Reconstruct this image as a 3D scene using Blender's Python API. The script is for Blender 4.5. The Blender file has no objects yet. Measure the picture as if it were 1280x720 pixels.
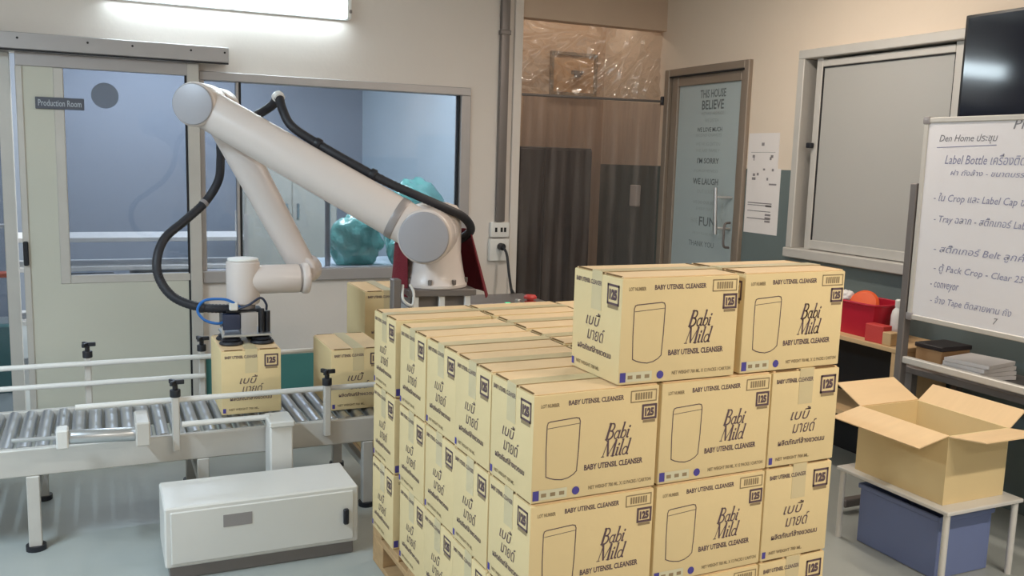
import bpy, bmesh, math, random
from mathutils import Vector, Matrix, noise

random.seed(7)
S = bpy.context.scene
COL = S.collection
PI = math.pi

# ------------------------------------------------------------------ camera
cam_d = bpy.data.cameras.new('camera')
cam_d.sensor_fit = 'HORIZONTAL'
cam_d.sensor_width = 36.0
cam_d.lens = 36.0 * 1130.56 / 1280.0
cam_d.clip_start = 0.05
cam = bpy.data.objects.new('camera', cam_d)
COL.objects.link(cam)
YAW, PITCH, ROLL = 0.431408, 0.1407787, -0.0293522
fw = Vector((math.sin(YAW) * math.cos(PITCH), math.cos(YAW) * math.cos(PITCH), -math.sin(PITCH)))
r0 = Vector((math.cos(YAW), -math.sin(YAW), 0))
d0 = fw.cross(r0)
rt = math.cos(ROLL) * r0 + math.sin(ROLL) * d0
dn = -math.sin(ROLL) * r0 + math.cos(ROLL) * d0
Mc = Matrix((rt, -dn, -fw)).transposed().to_4x4()
Mc.translation = Vector((0, 0, 1.5))
cam.matrix_world = Mc
S.camera = cam

# ------------------------------------------------------------------ world, exposure
W_ = bpy.data.worlds.new('world')
S.world = W_
W_.use_nodes = True
W_.node_tree.nodes['Background'].inputs[0].default_value = (0.75, 0.82, 0.9, 1)
W_.node_tree.nodes['Background'].inputs[1].default_value = 0.25
S.view_settings.view_transform = 'Standard'
S.view_settings.look = 'None'
S.view_settings.gamma = 1.0
S.view_settings.exposure = 0.22
S.view_settings.use_curve_mapping = False

# unseen lamps put in to light the rooms: (x, y, along_x, colour, watts); each is built as a ceiling fixture below
UNSEEN_LAMPS = [
    ((-1.5, 2.3), False, (0.68, 0.86, 1.0), 82, 'unseen cool white ceiling batten lamp at the left of the room'),
    ((2.6, 0.2), True, (1.0, 0.90, 0.78), 50, 'unseen warm white ceiling batten lamp above the pallet side'),
    ((2.7, 3.4), False, (1.0, 0.88, 0.76), 20, 'unseen warm white ceiling batten lamp added nearest the glass door'),
    ((0.3, -1.2), True, (1.0, 0.95, 0.88), 28, 'unseen neutral ceiling batten lamp added behind the camera'),
    ((3.1, 6.1), True, (1.0, 0.88, 0.78), 2.0, 'unseen warm batten lamp added in the passage behind the plastic sheet'),  # added to lift the dark passage behind the sheet
    ((1.3, 6.05), True, (0.94, 0.97, 1.0), 52, 'unseen neutral batten lamp added just behind the window wall'),  # added to brighten the cabinet and bags behind the window
]
BACKROOM_W = 62


# ------------------------------------------------------------------ materials
def lin(c):
    c = c / 255.0
    return c / 12.92 if c <= 0.04045 else ((c + 0.055) / 1.055) ** 2.4


def rgb(r, g, b):
    return (lin(r), lin(g), lin(b), 1.0)


MATS = {}


def mat(name, col, rough=0.6, metal=0.0, var=0.06, scale=6.0, bump=0.0, bscale=60.0, spec=0.5, stretch=None,
        emit=None, estr=0.0, coat=0.0, trans=0.0):
    m = bpy.data.materials.new(name)
    m.use_nodes = True
    nt = m.node_tree
    b = nt.nodes['Principled BSDF']
    tc = nt.nodes.new('ShaderNodeTexCoord')
    mp = nt.nodes.new('ShaderNodeMapping')
    nt.links.new(tc.outputs['Object'], mp.inputs[0])
    if stretch:
        mp.inputs['Scale'].default_value = stretch
    nz = nt.nodes.new('ShaderNodeTexNoise')
    nz.inputs['Scale'].default_value = scale
    nz.inputs['Detail'].default_value = 4
    nt.links.new(mp.outputs[0], nz.inputs['Vector'])
    mx = nt.nodes.new('ShaderNodeMix')
    mx.data_type = 'RGBA'
    c = rgb(*col)
    mx.inputs['A'].default_value = tuple(max(0, v * (1 - var)) for v in c[:3]) + (1,)
    mx.inputs['B'].default_value = tuple(min(1, v * (1 + var)) for v in c[:3]) + (1,)
    nt.links.new(nz.outputs['Fac'], mx.inputs['Factor'])
    nt.links.new(mx.outputs['Result'], b.inputs['Base Color'])
    b.inputs['Roughness'].default_value = rough
    b.inputs['Metallic'].default_value = metal
    b.inputs['Specular IOR Level'].default_value = spec
    b.inputs['Coat Weight'].default_value = coat
    b.inputs['Transmission Weight'].default_value = trans
    if bump > 0:
        n2 = nt.nodes.new('ShaderNodeTexNoise')
        n2.inputs['Scale'].default_value = bscale
        n2.inputs['Detail'].default_value = 3
        nt.links.new(mp.outputs[0], n2.inputs['Vector'])
        bp = nt.nodes.new('ShaderNodeBump')
        bp.inputs['Strength'].default_value = bump
        bp.inputs['Distance'].default_value = 0.01
        nt.links.new(n2.outputs['Fac'], bp.inputs['Height'])
        nt.links.new(bp.outputs['Normal'], b.inputs['Normal'])
    if emit:
        b.inputs['Emission Color'].default_value = rgb(*emit)
        b.inputs['Emission Strength'].default_value = estr
    MATS[name] = m
    return m


def film(name, tint, clear, gloss_rough=0.1, haze=0.15, hazecol=(200, 195, 190), ior=1.45, bump=0.0, bscale=20, stretch=None, gmin=0.0):
    """thin clear sheet: transparent + fresnel gloss + a little milky diffuse"""
    m = bpy.data.materials.new(name)
    m.use_nodes = True
    nt = m.node_tree
    nt.nodes.clear()
    out = nt.nodes.new('ShaderNodeOutputMaterial')
    tr = nt.nodes.new('ShaderNodeBsdfTransparent')
    tr.inputs[0].default_value = tuple(lin(c) * clear for c in tint) + (1,)
    df = nt.nodes.new('ShaderNodeBsdfDiffuse')
    df.inputs[0].default_value = rgb(*hazecol)
    tl = nt.nodes.new('ShaderNodeBsdfTranslucent')
    tl.inputs[0].default_value = rgb(*hazecol)
    ad = nt.nodes.new('ShaderNodeMixShader')
    ad.inputs[0].default_value = 0.35
    nt.links.new(df.outputs[0], ad.inputs[1])
    nt.links.new(tl.outputs[0], ad.inputs[2])
    m1 = nt.nodes.new('ShaderNodeMixShader')
    tc = nt.nodes.new('ShaderNodeTexCoord')
    mp = nt.nodes.new('ShaderNodeMapping')
    if stretch:
        mp.inputs['Scale'].default_value = stretch
    nt.links.new(tc.outputs['Object'], mp.inputs[0])
    nz = nt.nodes.new('ShaderNodeTexNoise')
    nz.inputs['Scale'].default_value = bscale
    nz.inputs['Detail'].default_value = 4
    nt.links.new(mp.outputs[0], nz.inputs['Vector'])
    mr = nt.nodes.new('ShaderNodeMapRange')
    mr.inputs['From Min'].default_value = 0.3
    mr.inputs['From Max'].default_value = 0.75
    mr.inputs['To Min'].default_value = haze * 0.4
    mr.inputs['To Max'].default_value = haze * 1.6
    nt.links.new(nz.outputs['Fac'], mr.inputs['Value'])
    nt.links.new(mr.outputs['Result'], m1.inputs[0])
    nt.links.new(tr.outputs[0], m1.inputs[1])
    nt.links.new(ad.outputs[0], m1.inputs[2])
    gl = nt.nodes.new('ShaderNodeBsdfGlossy')
    gl.inputs['Roughness'].default_value = gloss_rough
    fr = nt.nodes.new('ShaderNodeFresnel')
    fr.inputs['IOR'].default_value = ior
    m2 = nt.nodes.new('ShaderNodeMixShader')
    mxm = nt.nodes.new('ShaderNodeMath')
    mxm.operation = 'MAXIMUM'
    mxm.inputs[1].default_value = gmin
    nt.links.new(fr.outputs[0], mxm.inputs[0])
    nt.links.new(mxm.outputs[0], m2.inputs[0])
    nt.links.new(m1.outputs[0], m2.inputs[1])
    nt.links.new(gl.outputs[0], m2.inputs[2])
    nt.links.new(m2.outputs[0], out.inputs[0])
    if bump > 0:
        bp = nt.nodes.new('ShaderNodeBump')
        bp.inputs['Strength'].default_value = bump
        bp.inputs['Distance'].default_value = 0.02
        nt.links.new(nz.outputs['Fac'], bp.inputs['Height'])
        nt.links.new(bp.outputs['Normal'], gl.inputs['Normal'])
        nt.links.new(bp.outputs['Normal'], fr.inputs['Normal'])
    MATS[name] = m
    return m


def two_tone(name, low, high, zsplit, rough=0.75):
    """painted wall: dado colour below a height, wall colour above (object z)"""
    m = mat(name, high, rough, var=0.05, scale=2.5, bump=0.08, bscale=45)
    nt = m.node_tree
    b = nt.nodes['Principled BSDF']
    prev = b.inputs['Base Color'].links[0].from_socket
    tc = nt.nodes['Texture Coordinate']
    sx = nt.nodes.new('ShaderNodeSeparateXYZ')
    nt.links.new(tc.outputs['Object'], sx.inputs[0])
    gt = nt.nodes.new('ShaderNodeMath')
    gt.operation = 'LESS_THAN'
    gt.inputs[1].default_value = zsplit
    nt.links.new(sx.outputs['Z'], gt.inputs[0])
    mx = nt.nodes.new('ShaderNodeMix')
    mx.data_type = 'RGBA'
    nt.links.new(gt.outputs[0], mx.inputs['Factor'])
    nt.links.new(prev, mx.inputs['A'])
    mx.inputs['B'].default_value = rgb(*low)
    nt.links.new(mx.outputs['Result'], b.inputs['Base Color'])
    return m


mat('wall_paint', (222, 214, 207), 0.8, var=0.04, scale=2, bump=0.06, bscale=50)
two_tone('wall_dado', (104, 116, 116), (226, 210, 192), 1.487)
mat('tan_wall', (200, 178, 158), 0.8, var=0.06, scale=2, bump=0.06)
mat('teal_paint', (70, 128, 124), 0.5, var=0.06)
mat('ceiling_paint', (225, 220, 212), 0.9, var=0.03)
mat('floor_epoxy', (168, 172, 168), 0.35, var=0.10, scale=3, bump=0.02)
mat('alu_grey', (176, 172, 172), 0.45, metal=0.35, var=0.05, scale=10)
mat('alu_light', (200, 196, 190), 0.45, metal=0.2, var=0.05, scale=10)
mat('alu_bright', (205, 207, 210), 0.28, metal=0.85, var=0.05, scale=12)
mat('brown_alu', (152, 139, 126), 0.45, metal=0.35, var=0.07, scale=8)
mat('cream_panel', (204, 203, 190), 0.5, var=0.03, scale=3)
mat('dark_gap', (30, 30, 33), 0.7, var=0.1)
film('window_glass', (222, 227, 234), 0.92, 0.03, 0.05, (150, 158, 170), 1.5, 0.0, 2)  # blue-grey diffuse haze stands in for a milky reflection on the panes
film('clear_glass', (225, 235, 240), 0.95, 0.02, 0.02, (180, 190, 200), 1.5, 0.0, 3)
film('plastic_film', (250, 244, 236), 0.97, 0.13, 0.16, (205, 192, 182), 1.12, 0.25, 6, None, 0.22)
film('plastic_curtain', (236, 230, 228), 0.92, 0.3, 0.22, (150, 139, 135), 1.12, 0.12, 4.0, (6, 6, 0.45), 0.05)
mat('teal_bag', (120, 204, 194), 0.22, var=0.25, scale=14, bump=1.0, bscale=26, spec=0.8, coat=0.8, trans=0.25)
mat('frosted_grey', (176, 174, 170), 0.35, var=0.03, scale=2)
mat('frosted_blue', (176, 188, 190), 0.18, var=0.06, scale=2)
mat('backroom', (150, 157, 168), 0.7, var=0.06, scale=2)
mat('backroom_pale', (186, 200, 208), 0.7, var=0.05, scale=2)
mat('reflection_cabinet_paint', (205, 204, 192), 0.5, var=0.04, scale=3)
mat('dark_brown', (46, 38, 39), 0.45, var=0.12, scale=4)
mat('hatch_wood', (196, 162, 126), 0.6, var=0.16, scale=6, stretch=(1, 1, 6))
mat('plywood', (206, 172, 128), 0.55, var=0.10, scale=5, stretch=(6, 1, 6))
mat('pallet_wood', (184, 150, 108), 0.8, var=0.2, scale=5, stretch=(1, 8, 8), bump=0.2)
mat('robot_white', (213, 203, 198), 0.35, var=0.02, scale=3, coat=0.15)
mat('robot_cap', (160, 159, 165), 0.4, metal=0.15, var=0.03, scale=4)
mat('robot_ring', (160, 154, 154), 0.4, metal=0.4, var=0.05)
mat('black_rubber', (34, 35, 42), 0.5, var=0.12, scale=30, bump=0.2, bscale=120)
mat('black_plastic', (28, 30, 38), 0.4, var=0.1)
mat('navy_plastic', (44, 52, 76), 0.4, var=0.1)
mat('steel_grey', (128, 122, 120), 0.45, metal=0.5, var=0.08)
mat('steel_white', (222, 220, 216), 0.4, metal=0.1, var=0.03)
mat('maroon_cloth', (112, 28, 40), 0.85, var=0.2, scale=14, bump=0.3, bscale=80)
mat('blue_tube', (40, 110, 190), 0.3, var=0.06)
mat('white_plastic', (228, 226, 222), 0.4, var=0.02)
mat('cardboard', (228, 205, 156), 0.75, var=0.05, scale=5, bump=0.05, bscale=40)
mat('cardboard_top', (230, 198, 154), 0.75, var=0.07, scale=5, stretch=(1, 6, 1), bump=0.05)
mat('cardboard_edge', (120, 92, 58), 0.9, var=0.15)
mat('kraft_brown', (170, 132, 92), 0.8, var=0.1)
mat('packing_tape', (214, 197, 156), 0.28, var=0.04, scale=12)
mat('carton_ink', (96, 76, 82), 0.7, var=0.1, scale=60)
mat('carton_ink_soft', (150, 130, 98), 0.7, var=0.1, scale=60)
mat('carton_ink_blue', (78, 70, 150), 0.7, var=0.1)
mat('carton_ink_pale', (214, 208, 178), 0.7, var=0.05)
mat('paper_white', (232, 226, 224), 0.7, var=0.02)
mat('paper_ink', (140, 134, 136), 0.8, var=0.1)
mat('board_white', (226, 224, 228), 0.25, var=0.015, scale=2)
mat('marker_ink', (140, 142, 172), 0.6, var=0.2, scale=40)
mat('marker_black', (122, 122, 130), 0.6, var=0.1)
mat('door_letter', (104, 112, 114), 0.6, var=0.1)
mat('door_letter_soft', (152, 162, 163), 0.6, var=0.1)
mat('sign_plate', (88, 92, 104), 0.45, var=0.05)
mat('sign_letter', (180, 188, 198), 0.5, var=0.03)
mat('disc_grey', (120, 130, 148), 0.6, var=0.05)
mat('tv_black', (12, 13, 18), 0.35, var=0.1)
mat('tv_screen', (10, 14, 30), 0.08, var=0.15, scale=1.5, spec=0.6)
mat('red_plastic', (188, 22, 48), 0.4, var=0.06)
mat('orange_plastic', (232, 92, 38), 0.4, var=0.06)
mat('pink_red', (206, 70, 66), 0.45, var=0.1)
mat('belt_grey', (120, 122, 124), 0.6, var=0.08)
mat('blue_crate', (118, 132, 176), 0.45, var=0.06)
mat('led_green', (60, 220, 160), 0.4, emit=(40, 230, 150), estr=0.5)
mat('lamp_tube', (250, 250, 250), 0.4, emit=(226, 244, 252), estr=18.0)
mat('lamp_tube_warm', (250, 246, 236), 0.4, emit=(255, 240, 220), estr=5.0)
mat('lamp_body', (232, 234, 234), 0.4, var=0.02)
M = MATS


# ------------------------------------------------------------------ mesh helpers
def nb():
    return bmesh.new()


def axis_mat(a, b):
    a = Vector(a)
    b = Vector(b)
    d = (b - a).normalized()
    q = d.to_track_quat('Z', 'Y')
    return Matrix.Translation((a + b) / 2) @ q.to_matrix().to_4x4()


def add_box(bm, c, s, rz=0.0, bev=0.0, seg=1, mtx=None):
    g = bmesh.ops.create_cube(bm, size=1.0)
    vs = g['verts']
    m = Matrix.Translation(Vector(c)) @ Matrix.Rotation(rz, 4, 'Z') @ Matrix.Diagonal((s[0], s[1], s[2], 1))
    if mtx is not None:
        m = mtx @ m
    bmesh.ops.transform(bm, matrix=m, verts=vs)
    if bev > 0:
        es = list({e for v in vs for e in v.link_edges})
        bmesh.ops.bevel(bm, geom=es, offset=bev, segments=seg, profile=0.6, affect='EDGES')
    return bm


def span(bm, x0, x1, y0, y1, z0, z1, bev=0.0, seg=1):
    return add_box(bm, ((x0 + x1) / 2, (y0 + y1) / 2, (z0 + z1) / 2), (abs(x1 - x0), abs(y1 - y0), abs(z1 - z0)), 0, bev, seg)


def add_cyl(bm, a, b, r, r2=None, n=32, bev=0.0, seg=2):
    L = (Vector(b) - Vector(a)).length
    g = bmesh.ops.create_cone(bm, cap_ends=True, segments=n, radius1=r, radius2=r if r2 is None else r2, depth=L)
    vs = g['verts']
    if bev > 0:
        es = [e for e in {e for v in vs for e in v.link_edges} if abs(e.verts[0].co.z - e.verts[1].co.z) < 1e-6]
        r_ = bmesh.ops.bevel(bm, geom=es, offset=bev, segments=seg, profile=0.5, affect='EDGES')
        vs = list({v for v in vs if v.is_valid} | set(r_['verts']))
    bmesh.ops.transform(bm, matrix=axis_mat(a, b), verts=vs)
    return bm


def add_lathe(bm, prof, org=(0, 0, 0), n=40, mtx=None):
    """prof: (r, z) from bottom to top"""
    rings = []
    for r, z in prof:
        rings.append([bm.verts.new((max(r, 1e-5) * math.cos(2 * PI * i / n), max(r, 1e-5) * math.sin(2 * PI * i / n), z)) for i in range(n)])
    for a, b in zip(rings[:-1], rings[1:]):
        for i in range(n):
            bm.faces.new((a[i], a[(i + 1) % n], b[(i + 1) % n], b[i]))
    bm.faces.new(list(reversed(rings[0])))
    bm.faces.new(rings[-1])
    m = Matrix.Translation(Vector(org)) if mtx is None else mtx
    bmesh.ops.transform(bm, matrix=m, verts=[v for r in rings for v in r])
    return bm


def smooth_path(pts, k=6):
    pts = [Vector(p) for p in pts]
    P = [pts[0] * 2 - pts[1]] + pts + [pts[-1] * 2 - pts[-2]]
    out = []
    for i in range(1, len(P) - 2):
        p0, p1, p2, p3 = P[i - 1:i + 3]
        for j in range(k):
            t = j / k
            out.append(0.5 * (2 * p1 + (p2 - p0) * t + (2 * p0 - 5 * p1 + 4 * p2 - p3) * t * t + (3 * p1 - p0 - 3 * p2 + p3) * t ** 3))
    out.append(P[-2])
    return out


def add_tube(bm, pts, r, n=12, k=6, ribs=0.0, taper=None):
    path = smooth_path(pts, k) if k > 1 else [Vector(p) for p in pts]
    t0 = (path[1] - path[0]).normalized()
    up = Vector((0, 0, 1)) if abs(t0.z) < 0.9 else Vector((1, 0, 0))
    nrm = t0.cross(up).normalized()
    rings = []
    for i, p in enumerate(path):
        t = (path[min(i + 1, len(path) - 1)] - path[max(i - 1, 0)]).normalized()
        nrm = (nrm - t * nrm.dot(t)).normalized()
        bn = t.cross(nrm)
        rr = r * (1 + ribs * (1 if i % 2 else -1))
        if taper:
            rr *= taper[0] + (taper[1] - taper[0]) * i / (len(path) - 1)
        rings.append([bm.verts.new(p + nrm * rr * math.cos(2 * PI * j / n) + bn * rr * math.sin(2 * PI * j / n)) for j in range(n)])
    for a, b in zip(rings[:-1], rings[1:]):
        for j in range(n):
            bm.faces.new((a[j], a[(j + 1) % n], b[(j + 1) % n], b[j]))
    bm.faces.new(list(reversed(rings[0])))
    bm.faces.new(rings[-1])
    return bm


def add_grid(bm, fn, nu, nv, thick=None):
    """surface fn(u,v)->point"""
    g = [[bm.verts.new(fn(i / nu, j / nv)) for i in range(nu + 1)] for j in range(nv + 1)]
    for j in range(nv):
        for i in range(nu):
            bm.faces.new((g[j][i], g[j][i + 1], g[j + 1][i + 1], g[j + 1][i]))
    if thick:
        bmesh.ops.recalc_face_normals(bm, faces=bm.faces[:])
        bmesh.ops.solidify(bm, geom=bm.faces[:], thickness=thick)
    return bm


def shade(bm, ang=35):
    for f in bm.faces:
        f.smooth = True
    lim = math.radians(ang)
    for e in bm.edges:
        if len(e.link_faces) == 2:
            e.smooth = e.calc_face_angle(0) < lim
    return bm


ROOTM = {}


def mesh_of(name, bm, mtx=None, ang=35, recalc=True):
    if mtx is not None:
        bmesh.ops.transform(bm, matrix=mtx, verts=bm.verts[:])
    if recalc:
        bmesh.ops.recalc_face_normals(bm, faces=bm.faces[:])
    shade(bm, ang)
    me = bpy.data.meshes.new(name)
    bm.to_mesh(me)
    bm.free()
    return me


def link(name, me, material, parent=None):
    o = bpy.data.objects.new(name, me)
    COL.objects.link(o)
    if material and not me.materials:
        me.materials.append(M[material] if isinstance(material, str) else material)
    if parent is not None:
        o.parent = parent
    return o


def root_of(o):
    while o.parent is not None:
        o = o.parent
    return o


def part(name, bm, material, parent, label=None, local=False, ang=35, recalc=True):
    """mesh given in world coordinates (or local), becomes a child of parent"""
    mtx = None
    if not local:
        r = root_of(parent)
        mtx = ROOTM[r.name].inverted()
    o = link(name, mesh_of(name, bm, mtx, ang, recalc), material, parent)
    if label:
        o['label'] = label
    return o


def thing(name, label, cat, loc=(0, 0, 0), rz=0.0, group=None):
    o = bpy.data.objects.new(name, None)
    COL.objects.link(o)
    o.empty_display_size = 0.1
    o.location = loc
    o.rotation_euler = (0, 0, rz)
    o['label'] = label
    o['category'] = cat
    if group:
        o['group'] = group
    ROOTM[o.name] = Matrix.Translation(Vector(loc)) @ Matrix.Rotation(rz, 4, 'Z')
    return o


def single(name, bm, material, label, cat, loc=(0, 0, 0), group=None, ang=35):
    """a thing that is one mesh; geometry in world coordinates, origin at loc"""
    o = link(name, mesh_of(name, bm, Matrix.Translation(-Vector(loc)), ang), material)
    o.location = loc
    o['label'] = label
    o['category'] = cat
    if group:
        o['group'] = group
    ROOTM[o.name] = Matrix.Translation(Vector(loc))
    return o


def struct(name, bm=None, material=None, loc=(0, 0, 0)):
    if bm is None:
        o = bpy.data.objects.new(name, None)
        COL.objects.link(o)
    else:
        o = link(name, mesh_of(name, bm, Matrix.Translation(-Vector(loc))), material)
    o.location = loc
    o['kind'] = 'structure'
    ROOTM[o.name] = Matrix.Translation(Vector(loc))
    return o


def text_geo(body, width=None, height=None, shear=0.0, bold=0.0, res=2):
    """returns verts, faces of flat lettering; x from 0, fitted to width / height; y from 0 up"""
    cu = bpy.data.curves.new('lettering', 'FONT')
    cu.body = body
    cu.shear = shear
    cu.offset = bold
    cu.resolution_u = res
    cu.fill_mode = 'FRONT'
    ob = bpy.data.objects.new('lettering', cu)
    COL.objects.link(ob)
    bpy.context.view_layer.update()
    dg = bpy.context.evaluated_depsgraph_get()
    me = bpy.data.meshes.new_from_object(ob.evaluated_get(dg))
    vs = [v.co.copy() for v in me.vertices]
    fs = [tuple(p.vertices) for p in me.polygons]
    bpy.data.objects.remove(ob)
    bpy.data.curves.remove(cu)
    bpy.data.meshes.remove(me)
    if not vs:
        return [], []
    x0 = min(v.x for v in vs)
    x1 = max(v.x for v in vs)
    y0 = min(v.y for v in vs)
    y1 = max(v.y for v in vs)
    sx = width / (x1 - x0) if width else None
    sy = height / (y1 - y0) if height else None
    sx = sx if sx else sy
    sy = sy if sy else sx
    return [Vector(((v.x - x0) * sx, (v.y - y0) * sy, 0)) for v in vs], fs


def put_text(bm, geo, org, ux, uy):
    """lay lettering on a plane: org + x*ux + y*uy"""
    vs, fs = geo
    ux = Vector(ux)
    uy = Vector(uy)
    nv = [bm.verts.new(Vector(org) + ux * v.x + uy * v.y) for v in vs]
    for f in fs:
        try:
            bm.faces.new([nv[i] for i in f])
        except ValueError:
            pass


def put_rect(bm, org, ux, uy, x0, x1, y0, y1):
    ux = Vector(ux)
    uy = Vector(uy)
    o = Vector(org)
    bm.faces.new([bm.verts.new(o + ux * x + uy * y) for x, y in ((x0, y0), (x1, y0), (x1, y1), (x0, y1))])


def put_line(bm, org, ux, uy, pts, w, closed=False):
    """a flat pen stroke"""
    ux = Vector(ux)
    uy = Vector(uy)
    o = Vector(org)
    n = len(pts)
    segs = [(i, (i + 1) % n) for i in range(n if closed else n - 1)]
    for i, j in segs:
        a = Vector(pts[i])
        b = Vector(pts[j])
        d = (b - a)
        if d.length < 1e-9:
            continue
        d.normalize()
        q = Vector((-d.y, d.x)) * w / 2
        a2 = a - d * w * 0.4
        b2 = b + d * w * 0.4
        bm.faces.new([bm.verts.new(o + ux * p.x + uy * p.y) for p in (a2 - q, b2 - q, b2 + q, a2 + q)])


# ------------------------------------------------------------------ room shell
XL, XR, YF, YB, ZC = -2.6, 3.7, -2.6, 5.55, 2.8
T = 0.12
bm = nb(); span(bm, XL - 0.2, XR + 0.3, YF - 0.2, 9.2, -0.1, 0.0); struct('floor', bm, 'floor_epoxy')
bm = nb(); span(bm, XL - 0.2, XR + 0.3, YF - 0.2, 9.2, ZC, ZC + 0.1); struct('ceiling', bm, 'ceiling_paint')
bm = nb(); span(bm, XL - T, XL, YF, YB, 0, ZC); struct('wall_left', bm, 'wall_paint')
bm = nb(); span(bm, XL - T, XR + T, YF - T, YF, 0, ZC); struct('wall_front', bm, 'wall_paint')
# back wall with the openings of the sliding door, the window and the curtain passage
bm = nb()
span(bm, XL, -0.95, YB, YB + T, 0, ZC)
span(bm, -0.95, 0.70, YB, YB + T, 1.99, ZC)
span(bm, 0.70, 2.217, YB, YB + T, 1.95, ZC)
span(bm, 0.545, 0.70, YB, YB + T, 1.95, 1.99)
span(bm, 0.545, 2.217, YB, YB + T, 0, 0.73)
span(bm, 2.217, 2.57, YB, YB + T, 0, ZC)
struct('wall_back', bm, 'wall_paint')
bm = nb(); span(bm, 0.56, 2.40, YB - 0.012, YB, 0, 0.27); struct('baseboard_back', bm, 'teal_paint')
# right wall with door and window openings, goes on behind the curtain
bm = nb()
dY0, dY1, dZ = 4.585, 5.50, 2.155
wY0, wY1, wZ0, wZ1 = 2.15, 4.158, 0.985, 2.165
span(bm, XR, XR + T, YF, wY0, 0, ZC)
span(bm, XR, XR + T, wY0, wY1, 0, wZ0)
span(bm, XR, XR + T, wY0, wY1, wZ1, ZC)
span(bm, XR, XR + T, wY1, dY0, 0, ZC)
span(bm, XR, XR + T, dY0, dY1, dZ, ZC)
span(bm, XR, XR + T, dY1, 6.40, 0, ZC)
struct('wall_right', bm, 'wall_dado')
# space behind the plastic curtain
bm = nb(); span(bm, 2.45, XR + T, 6.40, 6.52, 0, ZC); struct('wall_passage_back', bm, 'tan_wall')
bm = nb(); span(bm, 2.45, 2.57, YB + T, 6.40, 0, ZC); struct('wall_passage_left', bm, 'tan_wall')
bm = nb(); span(bm, 2.57, XR, YB + 0.0, YB + 0.10, 2.43, ZC); struct('trim_1', bm, 'tan_wall')
# room behind the glass
bm = nb(); span(bm, XL, 2.45, 9.0, 9.1, 0, ZC); struct('wall_far_back', bm, 'backroom')
bm = nb(); span(bm, XL - T, XL, YB + T, 9.0, 0, ZC); struct('wall_far_left', bm, 'backroom')
bm = nb(); span(bm, 2.44, 2.449, YB + T, 9.0, 0, ZC); struct('wall_far_right', bm, 'backroom_pale')
# wall edge trim beside the curtain, floor to ceiling
bm = nb(); span(bm, 2.515, 2.575, YB - 0.02, YB + T + 0.002, 0, ZC, 0.004); struct('trim_2', bm, 'wall_paint')

# ---- sliding door (door_1)
d1 = struct('door_1', None, None, (0.05, YB, 0))
bm = nb(); span(bm, -1.2, 0.703, YB - 0.11, YB - 0.001, 1.993, 2.08, 0.004); hd = part('header_track', bm, 'alu_grey', d1)
for x in (-0.35, -0.02, 0.2, 0.5, 0.68):
    bm = nb(); add_cyl(bm, (x, YB - 0.112, 2.05), (x, YB - 0.108, 2.05), 0.006, n=10); part('screw', bm, 'dark_gap', hd)
bm = nb(); span(bm, -1.2, 0.70, YB - 0.112, YB - 0.10, 1.986, 1.993); part('track_slot', bm, 'dark_gap', d1)
yl0, yl1 = YB - 0.055, YB - 0.010
bm = nb(); span(bm, -0.37, 0.545, yl0 - 0.004, yl1, 1.915, 1.985, 0.003); part('top_rail', bm, 'alu_grey', d1)
bm = nb(); span(bm, 0.479, 0.545, yl0 - 0.006, yl1, 0.02, 1.985, 0.004); part('stile', bm, 'alu_light', d1)
bm = nb(); span(bm, -0.372, -0.338, yl0 - 0.006, yl1, 0.02, 1.915, 0.004); part('stile', bm, 'alu_light', d1)
bm = nb(); span(bm, -0.338, -0.195, yl0 + 0.004, yl1 - 0.004, 0.02, 1.915); part('panel', bm, 'cream_panel', d1)
bm = nb(); span(bm, -0.195, 0.479, yl0 + 0.004, yl1 - 0.004, 0.02, 0.752); part('panel', bm, 'cream_panel', d1)
bm = nb(); span(bm, -0.195, -0.145, yl0, yl1, 0.752, 1.915, 0.004); part('glazing_bar', bm, 'alu_light', d1)
bm = nb(); span(bm, -0.145, 0.479, yl0, yl1, 0.752, 0.798, 0.004); part('glazing_bar', bm, 'alu_light', d1)
bm = nb(); span(bm, -0.145, 0.479, YB - 0.036, YB - 0.030, 0.798, 1.915); part('pane', bm, 'window_glass', d1)
bm = nb(); span(bm, 0.468, 0.479, yl0 + 0.001, YB - 0.03, 0.02, 1.915); part('seal', bm, 'dark_gap', d1)
bm = nb(); span(bm, -0.37, -0.345, yl0 - 0.03, yl0, 0.86, 0.99, 0.005); part('handle', bm, 'black_plastic', d1)
bm = nb(); span(bm, -0.46, -0.40, YB, YB + 0.06, 0, 1.985, 0.003); part('jamb', bm, 'alu_light', d1)
bm = nb(); span(bm, -0.94, -0.88, YB, YB + 0.06, 0, 1.985, 0.003); part('jamb', bm, 'alu_light', d1)
bm = nb(); span(bm, -0.88, -0.46, YB + 0.02, YB + 0.026, 0.02, 1.985); part('pane', bm, 'window_glass', d1)
# round grey sticker on the pane
bm = nb(); add_cyl(bm, (0.056, YB - 0.0365, 1.782), (0.056, YB - 0.0385, 1.782), 0.069, n=40)
single('round_sticker', bm, 'disc_grey', 'round grey sticker on the sliding door pane', 'sticker', (0.056, YB - 0.0365, 1.713))
# name plate
t = thing('name_plate', 'grey name plate reading Production Room on the sliding door', 'sign', (-0.165, yl0 - 0.001, 1.70))
bm = nb(); add_box(bm, (-0.165, yl0 - 0.006, 1.727), (0.235, 0.008, 0.062), 0, 0.002); part('plate', bm, 'sign_plate', t)
bm = nb(); put_text(bm, text_geo('Production Room', 0.208, 0.034, bold=0.012), (-0.269, yl0 - 0.0106, 1.711), (1, 0, 0), (0, 0, 1))
part('lettering', bm, 'sign_letter', t, recalc=False)

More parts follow.
